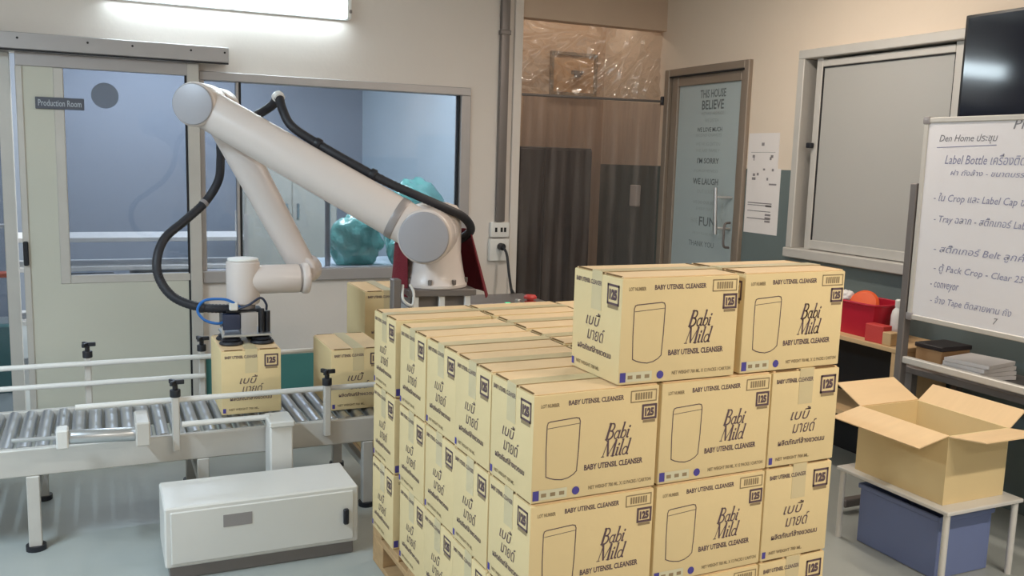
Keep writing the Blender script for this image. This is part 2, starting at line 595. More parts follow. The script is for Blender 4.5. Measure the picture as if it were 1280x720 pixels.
# ---- window_1 (aluminium window to the next room)
w1 = struct('window_1', None, None, (1.38, YB, 0.73))
bm = nb(); span(bm, 0.548, 2.217, YB - 0.02, YB + 0.09, 1.90, 1.95, 0.004); part('window_frame', bm, 'alu_grey', w1)
bm = nb(); span(bm, 0.548, 2.217, YB - 0.03, YB + 0.09, 0.73, 0.80, 0.004); part('window_sill', bm, 'alu_grey', w1)
bm = nb(); span(bm, 2.15, 2.217, YB - 0.02, YB + 0.09, 0.80, 1.90, 0.004); part('window_frame', bm, 'alu_grey', w1)
bm = nb(); span(bm, 0.548, 0.575, YB - 0.02, YB + 0.09, 0.80, 1.90, 0.003); part('window_frame', bm, 'alu_grey', w1)
bm = nb(); span(bm, 0.752, 0.768, YB + 0.0, YB + 0.05, 0.80, 1.90, 0.002); part('mullion', bm, 'alu_grey', w1)
bm = nb(); span(bm, 0.768, 0.782, YB + 0.005, YB + 0.05, 0.80, 1.90); part('seal', bm, 'dark_gap', w1)
bm = nb(); span(bm, 2.140, 2.150, YB + 0.005, YB + 0.05, 0.80, 1.90); part('seal', bm, 'dark_gap', w1)
bm = nb(); span(bm, 0.575, 0.752, YB + 0.022, YB + 0.028, 0.80, 1.90); part('pane', bm, 'window_glass', w1)
bm = nb(); span(bm, 0.782, 2.140, YB + 0.022, YB + 0.028, 0.80, 1.90); part('pane', bm, 'window_glass', w1)

# ---- door_2 (brown aluminium glass door in the right wall)
d2 = struct('door_2', None, None, (XR, 5.04, 0))
fx0, fx1 = XR - 0.03, XR + 0.08
bm = nb(); span(bm, fx0, fx1, dY1 - 0.055, dY1, 0, dZ, 0.004); part('door_frame', bm, 'brown_alu', d2)
bm = nb(); span(bm, fx0, fx1, dY0, dY0 + 0.045, 0, dZ, 0.004); part('door_frame', bm, 'brown_alu', d2)
bm = nb(); span(bm, fx0, fx1, dY0 + 0.045, dY1 - 0.055, dZ - 0.05, dZ, 0.004); part('door_frame', bm, 'brown_alu', d2)
lx0, lx1 = XR - 0.005, XR + 0.04
bm = nb(); span(bm, lx0, lx1, dY1 - 0.135, dY1 - 0.06, 0.01, dZ - 0.055, 0.004); part('stile', bm, 'brown_alu', d2)
bm = nb(); span(bm, lx0, lx1, dY0 + 0.05, dY0 + 0.10, 0.01, dZ - 0.055, 0.004); part('stile', bm, 'brown_alu', d2)
bm = nb(); span(bm, lx0, lx1, dY0 + 0.10, dY1 - 0.135, dZ - 0.12, dZ - 0.055, 0.004); part('rail', bm, 'brown_alu', d2)
bm = nb(); span(bm, lx0, lx1, dY0 + 0.10, dY1 - 0.135, 0.01, 0.14, 0.004); part('rail', bm, 'brown_alu', d2)
bm = nb(); span(bm, XR + 0.012, XR + 0.020, dY0 + 0.10, dY1 - 0.135, 0.14, dZ - 0.12); part('pane', bm, 'frosted_blue', d2)
bm = nb(); span(bm, fx0 - 0.001, fx0 + 0.02, dY0 + 0.05, dY1 - 0.06, dZ - 0.058, dZ - 0.05); part('seal', bm, 'dark_gap', d2)
bm = nb()
add_tube(bm, [(XR - 0.065, 4.797, 1.36), (XR - 0.065, 4.775, 1.06)], 0.013, 12, 1)
for z in (1.30, 1.10):
    add_cyl(bm, (XR - 0.065, 4.79, z), (XR + 0.012, 4.72, z), 0.008, n=10)
part('pull_handle', bm, 'alu_bright', d2, 'chrome pull handle')
bm = nb()
add_tube(bm, [(XR - 0.01, 4.70, 1.14), (XR - 0.05, 4.70, 1.13), (XR - 0.055, 4.70, 1.06), (XR - 0.05, 4.70, 0.99), (XR - 0.01, 4.70, 0.98)], 0.008, 10, 4)
part('lock_handle', bm, 'steel_grey', d2)
# lettering on the pane, read from the room (text runs towards -y)
big, small = 'door_letter', 'door_letter_soft'
ox = XR + 0.0112


def dtext(mt, body, y_start, y_end, z, h, bold=0.0):
    bmx = nb()
    put_text(bmx, text_geo(body, abs(y_start - y_end), h, bold=bold), (ox, y_start, z), (0, -1, 0), (0, 0, 1))
    part('lettering', bmx, mt, d2, recalc=False)


dtext(big, 'THIS HOUSE', 5.125, 4.850, 1.945, 0.055, 0.02)
dtext(big, 'BELIEVE', 5.10, 4.865, 1.868, 0.062, 0.02)
dtext(small, 'MISTAKES ARE MADE', 5.10, 4.86, 1.83, 0.022)
dtext(small, 'WE LISTEN', 5.06, 4.91, 1.785, 0.022)
dtext(big, 'WE LOVE MUCH', 5.14, 4.868, 1.722, 0.030, 0.015)
dtext(small, 'SECOND CHANCES', 5.15, 4.87, 1.690, 0.020)
dtext(small, 'WE HUG OFTEN', 5.146, 4.88, 1.630, 0.022)
dtext(small, 'WE ARE FAMILY', 5.142, 4.88, 1.588, 0.022)
dtext(big, "I'M SORRY", 5.12, 4.882, 1.512, 0.038, 0.02)
dtext(small, 'FORGIVENESS', 5.147, 4.885, 1.455, 0.018)
dtext(big, 'WE LAUGH', 5.155, 4.877, 1.372, 0.042, 0.02)
dtext(small, 'OUT LOUD', 5.10, 4.92, 1.315, 0.024)
dtext(small, 'WE DO OUR BEST', 5.145, 4.88, 1.242, 0.022, 0.01)
dtext(small, 'EVERY DAY', 5.10, 4.92, 1.20, 0.020)
dtext(big, 'FUN', 5.06, 4.884, 1.095, 0.062, 0.012)
dtext(small, 'HAVE', 5.15, 5.08, 1.11, 0.035)
dtext(small, 'WE SAY PLEASE AND', 5.13, 4.89, 1.035, 0.018)
dtext(big, 'THANK YOU', 5.165, 4.886, 0.955, 0.036, 0.0)

# ---- window_2 (aluminium sliding window in the right wall)
w2 = struct('window_2', None, None, (XR, 3.2, wZ0))
bm = nb(); span(bm, XR - 0.025, XR + 0.1, wY0, wY1, wZ1 - 0.05, wZ1, 0.004); part('window_frame', bm, 'alu_light', w2)
bm = nb(); span(bm, XR - 0.045, XR + 0.1, wY0, wY1, wZ0, wZ0 + 0.055, 0.005); part('window_sill', bm, 'alu_light', w2)
for y0, y1 in ((wY1 - 0.05, wY1), (wY0, wY0 + 0.05)):
    bm = nb(); span(bm, XR - 0.025, XR + 0.1, y0, y1, wZ0 + 0.055, wZ1 - 0.05, 0.004); part('window_frame', bm, 'alu_light', w2)
bm = nb(); span(bm, XR + 0.085, XR + 0.1, wY0 + 0.05, wY1 - 0.05, wZ0 + 0.055, wZ1 - 0.05); part('backing_board', bm, 'dark_gap', w2)


def sash(y0, y1, x0):
    z0, z1 = wZ0 + 0.055, wZ1 - 0.05
    s = nb()
    span(s, x0, x0 + 0.028, y0, y0 + 0.045, z0, z1, 0.003)
    o = part('sash_frame', s, 'alu_light', w2)
    s = nb(); span(s, x0, x0 + 0.028, y1 - 0.045, y1, z0, z1, 0.003); part('sash_frame', s, 'alu_light', w2)
    s = nb(); span(s, x0, x0 + 0.028, y0 + 0.045, y1 - 0.045, z1 - 0.05, z1 - 0.012, 0.003); part('sash_frame', s, 'alu_light', w2)
    s = nb(); span(s, x0, x0 + 0.028, y0 + 0.045, y1 - 0.045, z0 + 0.004, z0 + 0.055, 0.003); part('sash_frame', s, 'alu_light', w2)
    s = nb(); span(s, x0 + 0.012, x0 + 0.018, y0 + 0.045, y1 - 0.045, z0 + 0.055, z1 - 0.05); part('pane', s, 'frosted_grey', w2)
    g = nb()
    span(g, x0 + 0.006, x0 + 0.012, y0 + 0.045, y0 + 0.052, z0 + 0.055, z1 - 0.05)
    span(g, x0 + 0.006, x0 + 0.012, y1 - 0.052, y1 - 0.045, z0 + 0.055, z1 - 0.05)
    span(g, x0 + 0.006, x0 + 0.012, y0 + 0.052, y1 - 0.052, z1 - 0.057, z1 - 0.05)
    part('gasket', g, 'dark_gap', w2)


sash(3.085, 4.045, XR + 0.012)
sash(2.20, 3.13, XR + 0.046)
bm = nb(); span(bm, XR - 0.02, XR + 0.012, 4.02, 4.055, 1.615, 1.645, 0.004); part('latch', bm, 'black_plastic', w2)

# ------------------------------------------------------------------ lamps


def lamp(loc, along_x, colour, watts, label):
    x, y = loc
    L = 1.2
    t = thing('unseen_ceiling_lamp', label, 'lamp', (x, y, ZC), 0 if along_x else PI / 2, 'unseen ceiling batten lamps')
    b = nb(); add_box(b, (0, 0, -0.03), (L, 0.09, 0.06), 0, 0.008); part('housing', b, 'lamp_body', t, local=True)
    b = nb(); add_cyl(b, (-L / 2 + 0.03, 0, -0.085), (L / 2 - 0.03, 0, -0.085), 0.014, n=12)
    part('tube', b, 'lamp_tube_warm', t, local=True)
    for s in (-1, 1):
        b = nb(); add_box(b, (s * (L / 2 - 0.02), 0, -0.08), (0.025, 0.03, 0.05), 0, 0.003); part('tube_holder', b, 'lamp_body', t, local=True)
    ld = bpy.data.lights.new('tube_light', 'AREA')
    ld.shape = 'RECTANGLE'
    ld.size = L
    ld.size_y = 0.12
    ld.energy = watts
    ld.color = colour
    lo = bpy.data.objects.new('tube_light', ld)
    COL.objects.link(lo)
    lo.parent = t
    lo.location = (0, 0, -0.105)


for a in UNSEEN_LAMPS:
    lamp(*a)
t = thing('unseen_ceiling_lamp', 'unseen cool white batten lamp added in the room behind the glass', 'lamp', (0.4, 8.0, ZC), 0, 'unseen ceiling batten lamps')  # unseen lamp added to brighten the view through the glass
bm = nb(); add_box(bm, (0, 0, -0.03), (1.2, 0.09, 0.06), 0, 0.008); part('housing', bm, 'lamp_body', t, local=True)
ld = bpy.data.lights.new('tube_light', 'AREA'); ld.shape = 'RECTANGLE'; ld.size = 1.2; ld.size_y = 0.12
ld.energy = BACKROOM_W; ld.color = (0.86, 0.93, 1.0)
lo = bpy.data.objects.new('tube_light', ld); COL.objects.link(lo); lo.parent = t; lo.location = (0, 0, -0.07)

# fluorescent fitting on the back wall above the window
t = thing('wall_lamp', 'bright white fluorescent fitting on the wall above the window', 'lamp', (0.74, YB, 2.36))
bm = nb(); span(bm, 0.06, 1.415, YB - 0.03, YB, 2.30, 2.43, 0.006); part('housing', bm, 'lamp_body', t)
bm = nb(); span(bm, 0.08, 1.385, YB - 0.075, YB - 0.03, 2.312, 2.42, 0.018, 3); part('diffuser', bm, 'lamp_tube', t)
bm = nb(); span(bm, 1.385, 1.415, YB - 0.08, YB - 0.03, 2.302, 2.43, 0.006); part('end_cap', bm, 'lamp_body', t)
bm = nb(); span(bm, 0.05, 0.08, YB - 0.08, YB - 0.03, 2.302, 2.43, 0.006); part('end_cap', bm, 'lamp_body', t)
bm = nb(); span(bm, 1.40, 1.417, YB - 0.083, YB - 0.06, 2.335, 2.355, 0.003); part('clip', bm, 'steel_grey', t)

# conduit, sockets, cable
t = thing('conduit', 'grey vertical conduit on the wall above the sockets', 'pipe', (2.44, YB - 0.02, 1.09))
bm = nb(); span(bm, 2.412, 2.47, YB - 0.04, YB, 1.09, ZC, 0.006, 2); part('duct', bm, 'steel_grey', t)
bm = nb(); span(bm, 2.405, 2.477, YB - 0.044, YB - 0.001, 2.30, 2.33, 0.003); part('clip', bm, 'steel_grey', t)
t = thing('wall_socket', 'white double wall socket at the foot of the conduit', 'socket', (2.44, YB, 0.98))
bm = nb(); span(bm, 2.372, 2.508, YB - 0.035, YB, 0.985, 1.085, 0.008, 2); part('plate', bm, 'white_plastic', t)
for x in (2.41, 2.45, 2.475):
    bm = nb(); span(bm, x - 0.008, x + 0.008, YB - 0.0365, YB - 0.034, 1.02, 1.05); part('slot', bm, 'dark_gap', t)
t = thing('wall_socket', 'white socket box with a black plug below the double socket', 'socket', (2.44, YB, 0.82))
bm = nb(); span(bm, 2.366, 2.508, YB - 0.04, YB, 0.827, 0.975, 0.008, 2); part('box', bm, 'white_plastic', t)
t = thing('power_cable', 'black power cable hanging from the wall socket', 'cable', (2.44, YB - 0.06, 0.92))
bm = nb(); add_cyl(bm, (2.44, YB - 0.041, 0.925), (2.44, YB - 0.085, 0.925), 0.024, n=16, bev=0.004); part('plug', bm, 'black_plastic', t)
bm = nb(); add_tube(bm, [(2.44, YB - 0.085, 0.925), (2.45, YB - 0.13, 0.88), (2.44, YB - 0.2, 0.75), (2.33, YB - 0.5, 0.66), (2.20, 4.75, 0.72), (2.08, 4.52, 0.78)], 0.009, 8, 6)
part('cord', bm, 'black_rubber', t)

# ------------------------------------------------------------------ carton prototype
CL, CW, CH = 0.358, 0.243, 0.272
G = 0.0015


def carton_meshes():
    out = {}
    L, W, H = CL - 2 * G, CW - 2 * G, CH - 0.001
    b = nb(); add_box(b, (0, 0, (H - 0.006) / 2), (L, W, H - 0.006), 0, 0.004, 2)
    out['body'] = mesh_of('body', b)
    b = nb()
    add_box(b, (0, 0, 0), (L - 0.010, W / 2 - 0.006, 0.0035), 0, 0.001)
    bmesh.ops.transform(b, matrix=Matrix.Translation((0, -W / 4 + 0.0015, H - 0.0038)) @ Matrix.Rotation(math.radians(0.6), 4, 'X'), verts=b.verts[:])
    out['flap_a'] = mesh_of('flap', b)
    b = nb()
    add_box(b, (0, 0, 0), (L - 0.010, W / 2 - 0.006, 0.0035), 0, 0.001)
    bmesh.ops.transform(b, matrix=Matrix.Translation((0, W / 4 - 0.0015, H - 0.0038)) @ Matrix.Rotation(math.radians(-0.6), 4, 'X'), verts=b.verts[:])
    out['flap_b'] = mesh_of('flap', b)
    # packing tape over the middle seam and down both ends
    b = nb()
    add_box(b, (0, 0, H + 0.0002), (L + 0.001, 0.05, 0.0008))
    for s in (-1, 1):
        add_box(b, (s * (L / 2 + 0.0004), 0, H - 0.05), (0.0008, 0.05, 0.10))
    out['tape'] = mesh_of('tape', b)
    # dark slits where the flaps meet the end walls
    b = nb()
    for s in (-1, 1):
        for y0, y1 in ((-0.106, -0.035), (0.035, 0.106)):
            add_box(b, (s * (L / 2 - 0.006), (y0 + y1) / 2, H - 0.0028), (0.0035, y1 - y0, 0.0035))
    add_box(b, (0, 0, H - 0.0040), (L - 0.012, 0.004, 0.0030))
    out['seam'] = mesh_of('seam', b)

    # printing: every graphic is a mesh of its own, with up to four inks
    def serif(word):
        """brand lettering as slanted pen strokes with thick stems and thin bowls: (points, width) in cap heights"""
        def arc(cx, cy, rx, ry, a0=0, a1=360, n=14):
            return [(cx + rx * math.cos(math.radians(a0 + (a1 - a0) * k / n)), cy + ry * math.sin(math.radians(a0 + (a1 - a0) * k / n))) for k in range(n + 1)]
        gl = {
            'B': (0.72, [([(0.12, 0), (0.12, 1)], 0.15), ([(0, 0), (0.3, 0)], 0.05), ([(0, 1), (0.3, 1)], 0.05),
                         (arc(0.30, 0.765, 0.24, 0.235, 90, -90, 10), 0.09), (arc(0.30, 0.265, 0.30, 0.265, 90, -90, 10), 0.10), ([(0.12, 0.53), (0.3, 0.53)], 0.05)]),
            'a': (0.56, [(arc(0.23, 0.25, 0.19, 0.25), 0.075), ([(0.42, 0.5), (0.42, 0.05), (0.52, 0.02)], 0.10)]),
            'b': (0.56, [([(0.10, 1), (0.10, 0.04)], 0.11), ([(0, 1), (0.1, 1)], 0.05), (arc(0.29, 0.25, 0.19, 0.25), 0.075)]),
            'i': (0.28, [([(0.10, 0.5), (0.10, 0.04), (0.2, 0.02)], 0.11), ([(0, 0.5), (0.1, 0.5)], 0.05), ([(0.12, 0.68), (0.13, 0.74)], 0.11)]),
            'M': (1.02, [([(0.05, 0), (0.12, 0.96)], 0.05), ([(0.12, 1), (0.45, 0.05)], 0.13), ([(0.45, 0.05), (0.80, 1)], 0.05), ([(0.80, 1), (0.86, 0)], 0.14),
                         ([(-0.06, 0), (0.16, 0)], 0.05), ([(0.72, 0), (1.0, 0)], 0.05), ([(0.0, 1), (0.16, 1)], 0.05)]),
            'l': (0.26, [([(0.10, 1), (0.10, 0.04), (0.2, 0.02)], 0.11), ([(0, 1), (0.1, 1)], 0.05)]),
            'd': (0.56, [(arc(0.22, 0.25, 0.19, 0.25), 0.075), ([(0.43, 1), (0.43, 0.05), (0.53, 0.02)], 0.11), ([(0.33, 1), (0.43, 1)], 0.05)]),
        }
        st, x = [], 0.0
        for ch in word:
            adv, ss = gl[ch]
            st += [([(px + x, py) for px, py in pts], w) for pts, w in ss]
            x += adv
        return st, x

    class Face:
        def __init__(self, kind, sgn):
            self.sgn, self.kind = sgn, kind
            if kind == 'l':
                self.Wd = L
                y = sgn * (W / 2 + 0.0006)
                self.o = Vector((sgn * L / 2, y, 0))
                self.ux, self.n = Vector((-sgn, 0, 0)), Vector((0, sgn, 0))
            else:
                self.Wd = W
                x = sgn * (L / 2 + 0.0010)
                self.o = Vector((x, -sgn * W / 2, 0))
                self.ux, self.n = Vector((0, sgn, 0)), Vector((sgn, 0, 0))
            self.uy = Vector((0, 0, 1))
            self.items = []

        def new(self, name):
            self.bms = [nb(), nb(), nb(), nb()]
            self.items.append((name, self.bms))

        def P(self, u, v):
            return (u * self.Wd, (1 - v) * H)

        def tx(self, k, body, u0, u1, v0, v1, **kw):
            x0, z1 = self.P(u0, v0); x1, z0 = self.P(u1, v1)
            put_text(self.bms[k], text_geo(body, x1 - x0, z1 - z0, **kw), self.o + self.ux * x0 + self.uy * z0, self.ux, self.uy)

        def rc(self, k, u0, u1, v0, v1, lift=0.0):
            x0, z1 = self.P(u0, v0); x1, z0 = self.P(u1, v1)
            put_rect(self.bms[k], self.o + self.n * lift, self.ux, self.uy, x0, x1, z0, z1)

        def ln(self, k, pts, w, closed=False, lift=0.0):
            put_line(self.bms[k], self.o + self.n * lift, self.ux, self.uy, [self.P(*p) for p in pts], w, closed)

        def fr(self, k, u0, u1, v0, v1, w):
            self.ln(k, [(u0, v1), (u1, v1), (u1, v0), (u0, v0)], w, True)

        def brand(self, word, u0, u1, v0, v1):
            st, adv = serif(word)
            x0, z1 = self.P(u0, v0); x1, z0 = self.P(u1, v1)
            hh = z1 - z0
            sx = (x1 - x0 - 0.30 * hh) / adv
            for pts, w in st:
                put_line(self.bms[0], self.o, self.ux, self.uy, [(x0 + px * sx + 0.30 * py * hh, z0 + py * hh) for px, py in pts], w * hh * 1.05)

        def meshes(self):
            res = []
            for name, bms in self.items:
                me = bpy.data.meshes.new(name)
                vs, fs, mi = [], [], []
                for k, b_ in enumerate(bms):
                    b_.verts.ensure_lookup_table()
                    b_.verts.index_update()
                    base_ = len(vs)
                    vs += [tuple(v.co) for v in b_.verts]
                    for f in b_.faces:
                        fs.append([base_ + v.index for v in f.verts])
                        mi.append(k)
                    b_.free()
                me.from_pydata(vs, [], fs)
                for mn in ('carton_ink', 'carton_ink_soft', 'carton_ink_blue', 'carton_ink_pale'):
                    me.materials.append(M[mn])
                for p_, k in zip(me.polygons, mi):
                    p_.material_index = k
                me.update()
                res.append((name, me))
            return res

    def long_face(sgn):
        f = Face('l', sgn)
        f.new('lot_print'); f.tx(1, 'LOT NUMBER', 0.055, 0.195, 0.10, 0.135, bold=0.03)
        f.new('title_print'); f.tx(0, 'BABY UTENSIL CLEANSER', 0.265, 0.705, 0.085, 0.132, bold=0.025)
        f.new('code_label'); f.fr(1, 0.765, 0.975, 0.06, 0.165, 0.003)
        for k in range(7):
            f.rc(1, 0.80 + k * 0.021, 0.814 + k * 0.021, 0.08, 0.145)
        f.new('square_mark'); f.fr(0, 0.868, 0.978, 0.205, 0.33, 0.006)
        f.tx(0, '125', 0.885, 0.962, 0.23, 0.31, bold=0.07)
        f.rc(1, 0.872, 0.975, 0.345, 0.37)
        f.new('pouch_drawing')
        f.ln(0, ((0.105, 0.30), (0.112, 0.272), (0.13, 0.264), (0.33, 0.250), (0.352, 0.258), (0.36, 0.285), (0.355, 0.55), (0.345, 0.745),
                 (0.32, 0.775), (0.28, 0.80), (0.23, 0.81), (0.18, 0.80), (0.14, 0.785), (0.108, 0.765), (0.103, 0.55)), 0.0024, True)
        f.ln(0, [(0.112, 0.325), (0.355, 0.305)], 0.0014)
        f.new('brand_print')
        f.brand('Babi', 0.565, 0.79, 0.345, 0.490)
        f.brand('Mild', 0.545, 0.79, 0.505, 0.650)
        f.new('caption_print'); f.tx(0, 'BABY UTENSIL CLEANSER', 0.405, 0.885, 0.70, 0.755, bold=0.03)
        f.new('footer_label'); f.rc(2, 0.012, 0.058, 0.885, 0.975); f.rc(3, 0.060, 0.275, 0.885, 0.975)
        for k in range(3):
            f.rc(1, 0.075 + 0.07 * k, 0.115 + 0.07 * k, 0.915, 0.95, 0.0002)
        f.new('emblem')
        x, z = f.P(0.345, 0.93)
        f.bms[2].faces.new([f.bms[2].verts.new(f.o + f.ux * (x + 0.0105 * math.cos(a * PI / 6)) + f.uy * (z + 0.0105 * math.sin(a * PI / 6))) for a in range(12)])
        f.new('footer_print'); f.tx(1, 'NET WEIGHT 700 ML. X 12 PACKS / CARTON', 0.445, 0.965, 0.905, 0.94, bold=0.03)
        return f.meshes()

    def end_face(sgn):
        f = Face('e', sgn)
        f.new('title_print'); f.tx(0, 'BABY UTENSIL CLEANSER', 0.06, 0.60, 0.09, 0.135, bold=0.025)
        f.new('square_mark'); f.fr(0, 0.73, 0.94, 0.10, 0.27, 0.006)
        f.tx(0, '125', 0.76, 0.91, 0.135, 0.235, bold=0.07)
        f.rc(1, 0.735, 0.935, 0.28, 0.315)
        f.new('brand_print')
        f.tx(0, 'เบบี้', 0.30, 0.60, 0.40, 0.53, shear=0.3)
        f.tx(0, 'มายด์', 0.34, 0.70, 0.54, 0.67, shear=0.3)
        f.new('caption_print'); f.tx(0, 'ผลิตภัณฑ์ล้างขวดนม', 0.14, 0.84, 0.72, 0.785, bold=0.02)
        f.new('footer_label'); f.rc(2, 0.02, 0.07, 0.90, 0.97)
        f.new('footer_print'); f.tx(1, 'NET WEIGHT 700 ML.', 0.12, 0.62, 0.905, 0.94, bold=0.03)
        return f.meshes()

    out['lf'] = long_face(-1)
    out['ef'] = end_face(-1)
    return out


CM = carton_meshes()
CARTON_GROUP = 'printed cleanser cartons'


def carton(label, loc, rz, faces='lf ef', tape=True, group=CARTON_GROUP):
    """loc = centre of the underside; length runs along local x"""
    t = thing('carton', label, 'carton', loc, rz, group)
    link('body', CM['body'], 'cardboard', t)
    link('flap', CM['flap_a'], 'cardboard_top', t)
    link('flap', CM['flap_b'], 'cardboard_top', t)
    link('seam', CM['seam'], 'cardboard_edge', t)
    if tape:
        link('tape', CM['tape'], 'packing_tape', t)
    for f in faces.split():
        for nm_, me_ in CM[f]:
            link(nm_, me_, None, t)
    return t


# ------------------------------------------------------------------ the pallet with its stack
PA = math.radians(1.146)
PU = Vector((math.cos(PA), math.sin(PA), 0))
PV = Vector((-PU.y, PU.x, 0))
PO = Vector((0.922, 1.853, 0))
PZ = 0.141
GAP = 0.057
DEPTH = 5 * CW + GAP


def pp(u, v, z):
    return PO + PU * u + PV * v + Vector((0, 0, z))


def carton_at(label, u0, v0, tier, turned=False, faces='lf ef', dr=0.0):
    if turned:
        c = pp(u0 + CW / 2, v0 + CL / 2, PZ + tier * CH)
        return carton(label, c, PA + PI / 2 + dr, faces)
    c = pp(u0 + CL / 2, v0 + CW / 2, PZ + tier * CH)
    return carton(label, c, PA + dr, faces)


# wooden pallet: deck boards and blocks
t = thing('pallet', 'wooden pallet under the big carton stack', 'pallet', PO, PA)
mw = 2 * CL + CW
for i in range(7):
    b = nb(); v = 0.05 + i * (DEPTH - 0.1) / 6
    add_box(b, (mw / 2, v, PZ - 0.0115), (mw, 0.10, 0.021), 0, 0.002); part('deck_board', b, 'pallet_wood', t, local=True)
for i in range(3):
    b = nb(); u = 0.05 + i * (mw - 0.1) / 2
    add_box(b, (u, DEPTH / 2, PZ - 0.0335), (0.10, DEPTH, 0.021), 0, 0.002); part('stringer_board', b, 'pallet_wood', t, local=True)
    for k in range(3):
        b = nb(); add_box(b, (u, 0.06 + k * (DEPTH - 0.12) / 2, 0.0585), (0.10, 0.12, 0.076), 0, 0.002); part('block', b, 'pallet_wood', t, local=True)
    b = nb(); add_box(b, (u, DEPTH / 2, 0.0103), (0.10, DEPTH, 0.0195), 0, 0.002); part('bottom_board', b, 'pallet_wood', t, local=True)

TIER = {2: 'third', 1: 'second', 0: 'lowest'}
ORD = ['front one', 'second from front', 'third from front', 'fourth from front', 'rearmost, behind a gap']
for tier in (2, 1, 0):
    nm = TIER[tier]
    for i in range(5):
        v = i * CW + (GAP if i == 4 else 0)
        jit = random.uniform(-0.003, 0.003)
        carton_at('cream carton, %s of the left row, %s tier of the stack' % (ORD[i], nm), jit - 0.003, v, tier,
                  faces='lf ef' if i in (0, 4) else 'ef')
        if tier == 2 or i == 0:
            lab = ('printed cream carton in the middle of the front, %s tier of the stack' % nm) if i == 0 else \
                'flat-topped carton, %s of the middle row in the %s tier' % (ORD[i].replace(', behind a gap', ''), nm)
            carton_at(lab, CL + 0.002, i * CW + (GAP * i / 4 if i else 0), tier, faces='lf' if i == 0 else 'lf')
    for j in range(3):
        lab = ('carton showing its narrow end at the right of the front, %s tier' % nm) if j == 0 else \
            'carton in the right row, %s, %s tier of the stack' % (('middle one', 'rearmost one')[j - 1], nm)
        carton_at(lab, 2 * CL + 0.004, j * (CL + 0.09), tier, True, 'ef lf')
A_ = carton_at('left one of the two cartons on top of the pallet stack', 0.229, 0.0, 3, faces='lf ef', dr=math.radians(-0.6))
B_ = carton_at('right one of the two cartons on top of the pallet stack', 0.604, 0.005, 3, faces='lf ef', dr=math.radians(0.9))

# ------------------------------------------------------------------ conveyor
CZ = 0.40
cv = thing('conveyor', 'steel roller conveyor with guide rails leading to the robot', 'conveyor', (0.0, 3.93, 0))
cx0, cx1, cy0, cy1 = -1.3, 1.165, 3.66, 4.20
for y in (cy0, cy1):
    bm = nb(); span(bm, cx0, cx1, y - 0.015, y + 0.015, CZ - 0.11, CZ - 0.005, 0.004); part('side_frame', bm, 'alu_light', cv)
roll = nb(); add_cyl(roll, (0, cy0 + 0.018 - 3.93, CZ - 0.0265), (0, cy1 - 0.018 - 3.93, CZ - 0.0265), 0.0255, n=14)
rme = mesh_of('roller', roll)
n_r = 40
for i in range(n_r):
    o = link('roller', rme, 'alu_bright', cv)
    o.location = (cx0 + 0.04 + i * (cx1 - cx0 - 0.08) / (n_r - 1), 0, 0)
for x in (-1.1, -0.25, 0.35, 1.02):
    for y in (cy0, cy1):
        bm = nb(); span(bm, x - 0.022, x + 0.022, y - 0.02, y + 0.02, 0.0, CZ - 0.11, 0.003); lg = part('leg', bm, 'alu_light', cv)
        bm = nb(); add_cyl(bm, (x, y, 0), (x, y, 0.02), 0.035, n=16); part('foot', bm, 'black_plastic', lg)
    bm = nb(); span(bm, x - 0.015, x + 0.015, cy0 + 0.02, cy1 - 0.02, 0.16, 0.19, 0.003); part('cross_bar', bm, 'alu_light', cv)
# guide rails and their clamps
for y, xa, xb, z in ((3.655, -0.1, 1.13, 0.535), (4.215, -1.2, 1.13, 0.578), (3.60, 0.27, 0.60, 0.45)):
    bm = nb(); add_tube(bm, [(xa, y, z), ((xa + xb) / 2, y, z), (xb, y, z)], 0.0115, 12, 2); part('guide_rail', bm, 'steel_white', cv)
bm = nb(); add_tube(bm, [(-1.2, 4.215, 0.49), (-0.2, 4.215, 0.49), (0.42, 4.215, 0.49)], 0.0115, 12, 2); part('guide_rail', bm, 'steel_white', cv)
for x, y, z in ((-0.06, 4.245, 0.578), (0.41, 4.245, 0.578), (0.25, 3.625, 0.535), (0.84, 3.625, 0.535), (-0.75, 4.245, 0.578)):
    bm = nb(); span(bm, x - 0.014, x + 0.014, y - 0.016, y + 0.016, CZ - 0.06, z + 0.03, 0.004); br = part('clamp_post', bm, 'alu_light', cv)
    bm = nb(); add_cyl(bm, (x, y, z + 0.02), (x, y, z + 0.05), 0.020, n=16, bev=0.003); part('clamp_collar', bm, 'black_plastic', br)
    bm = nb(); add_cyl(bm, (x, y, z + 0.05), (x, y, z + 0.068), 0.010, n=12)
    for k in range(3):
        a = k * 2 * PI / 3
        add_box(bm, (x + 0.017 * math.cos(a), y + 0.017 * math.sin(a), z + 0.078), (0.034, 0.013, 0.018), a, 0.004, 2)
    part('knob', bm, 'black_plastic', br)
# pneumatic pusher on the near side
bm = nb(); add_cyl(bm, (-0.12, 3.50, 0.47), (0.10, 3.50, 0.46), 0.026, n=20, bev=0.003); cyl = part('pusher_cylinder', bm, 'alu_bright', cv)
bm = nb(); span(bm, -0.16, -0.12, 3.465, 3.535, 0.435, 0.505, 0.005); part('end_block', bm, 'steel_white', cyl)
bm = nb(); span(bm, 0.10, 0.15, 3.46, 3.64, 0.42, 0.51, 0.005); part('end_block', bm, 'alu_light', cyl)
bm = nb(); add_cyl(bm, (-0.30, 3.50, 0.475), (-0.16, 3.50, 0.472), 0.008, n=10); part('piston_rod', bm, 'alu_bright', cyl)
bm = nb()
span(bm, 0.59, 0.68, 3.52, 3.64, 0.05, 0.43, 0.006)
span(bm, 0.585, 0.685, 3.50, 3.644, 0.43, 0.455, 0.006)
part('stop_housing', bm, 'steel_white', cv, 'white upright stop housing')
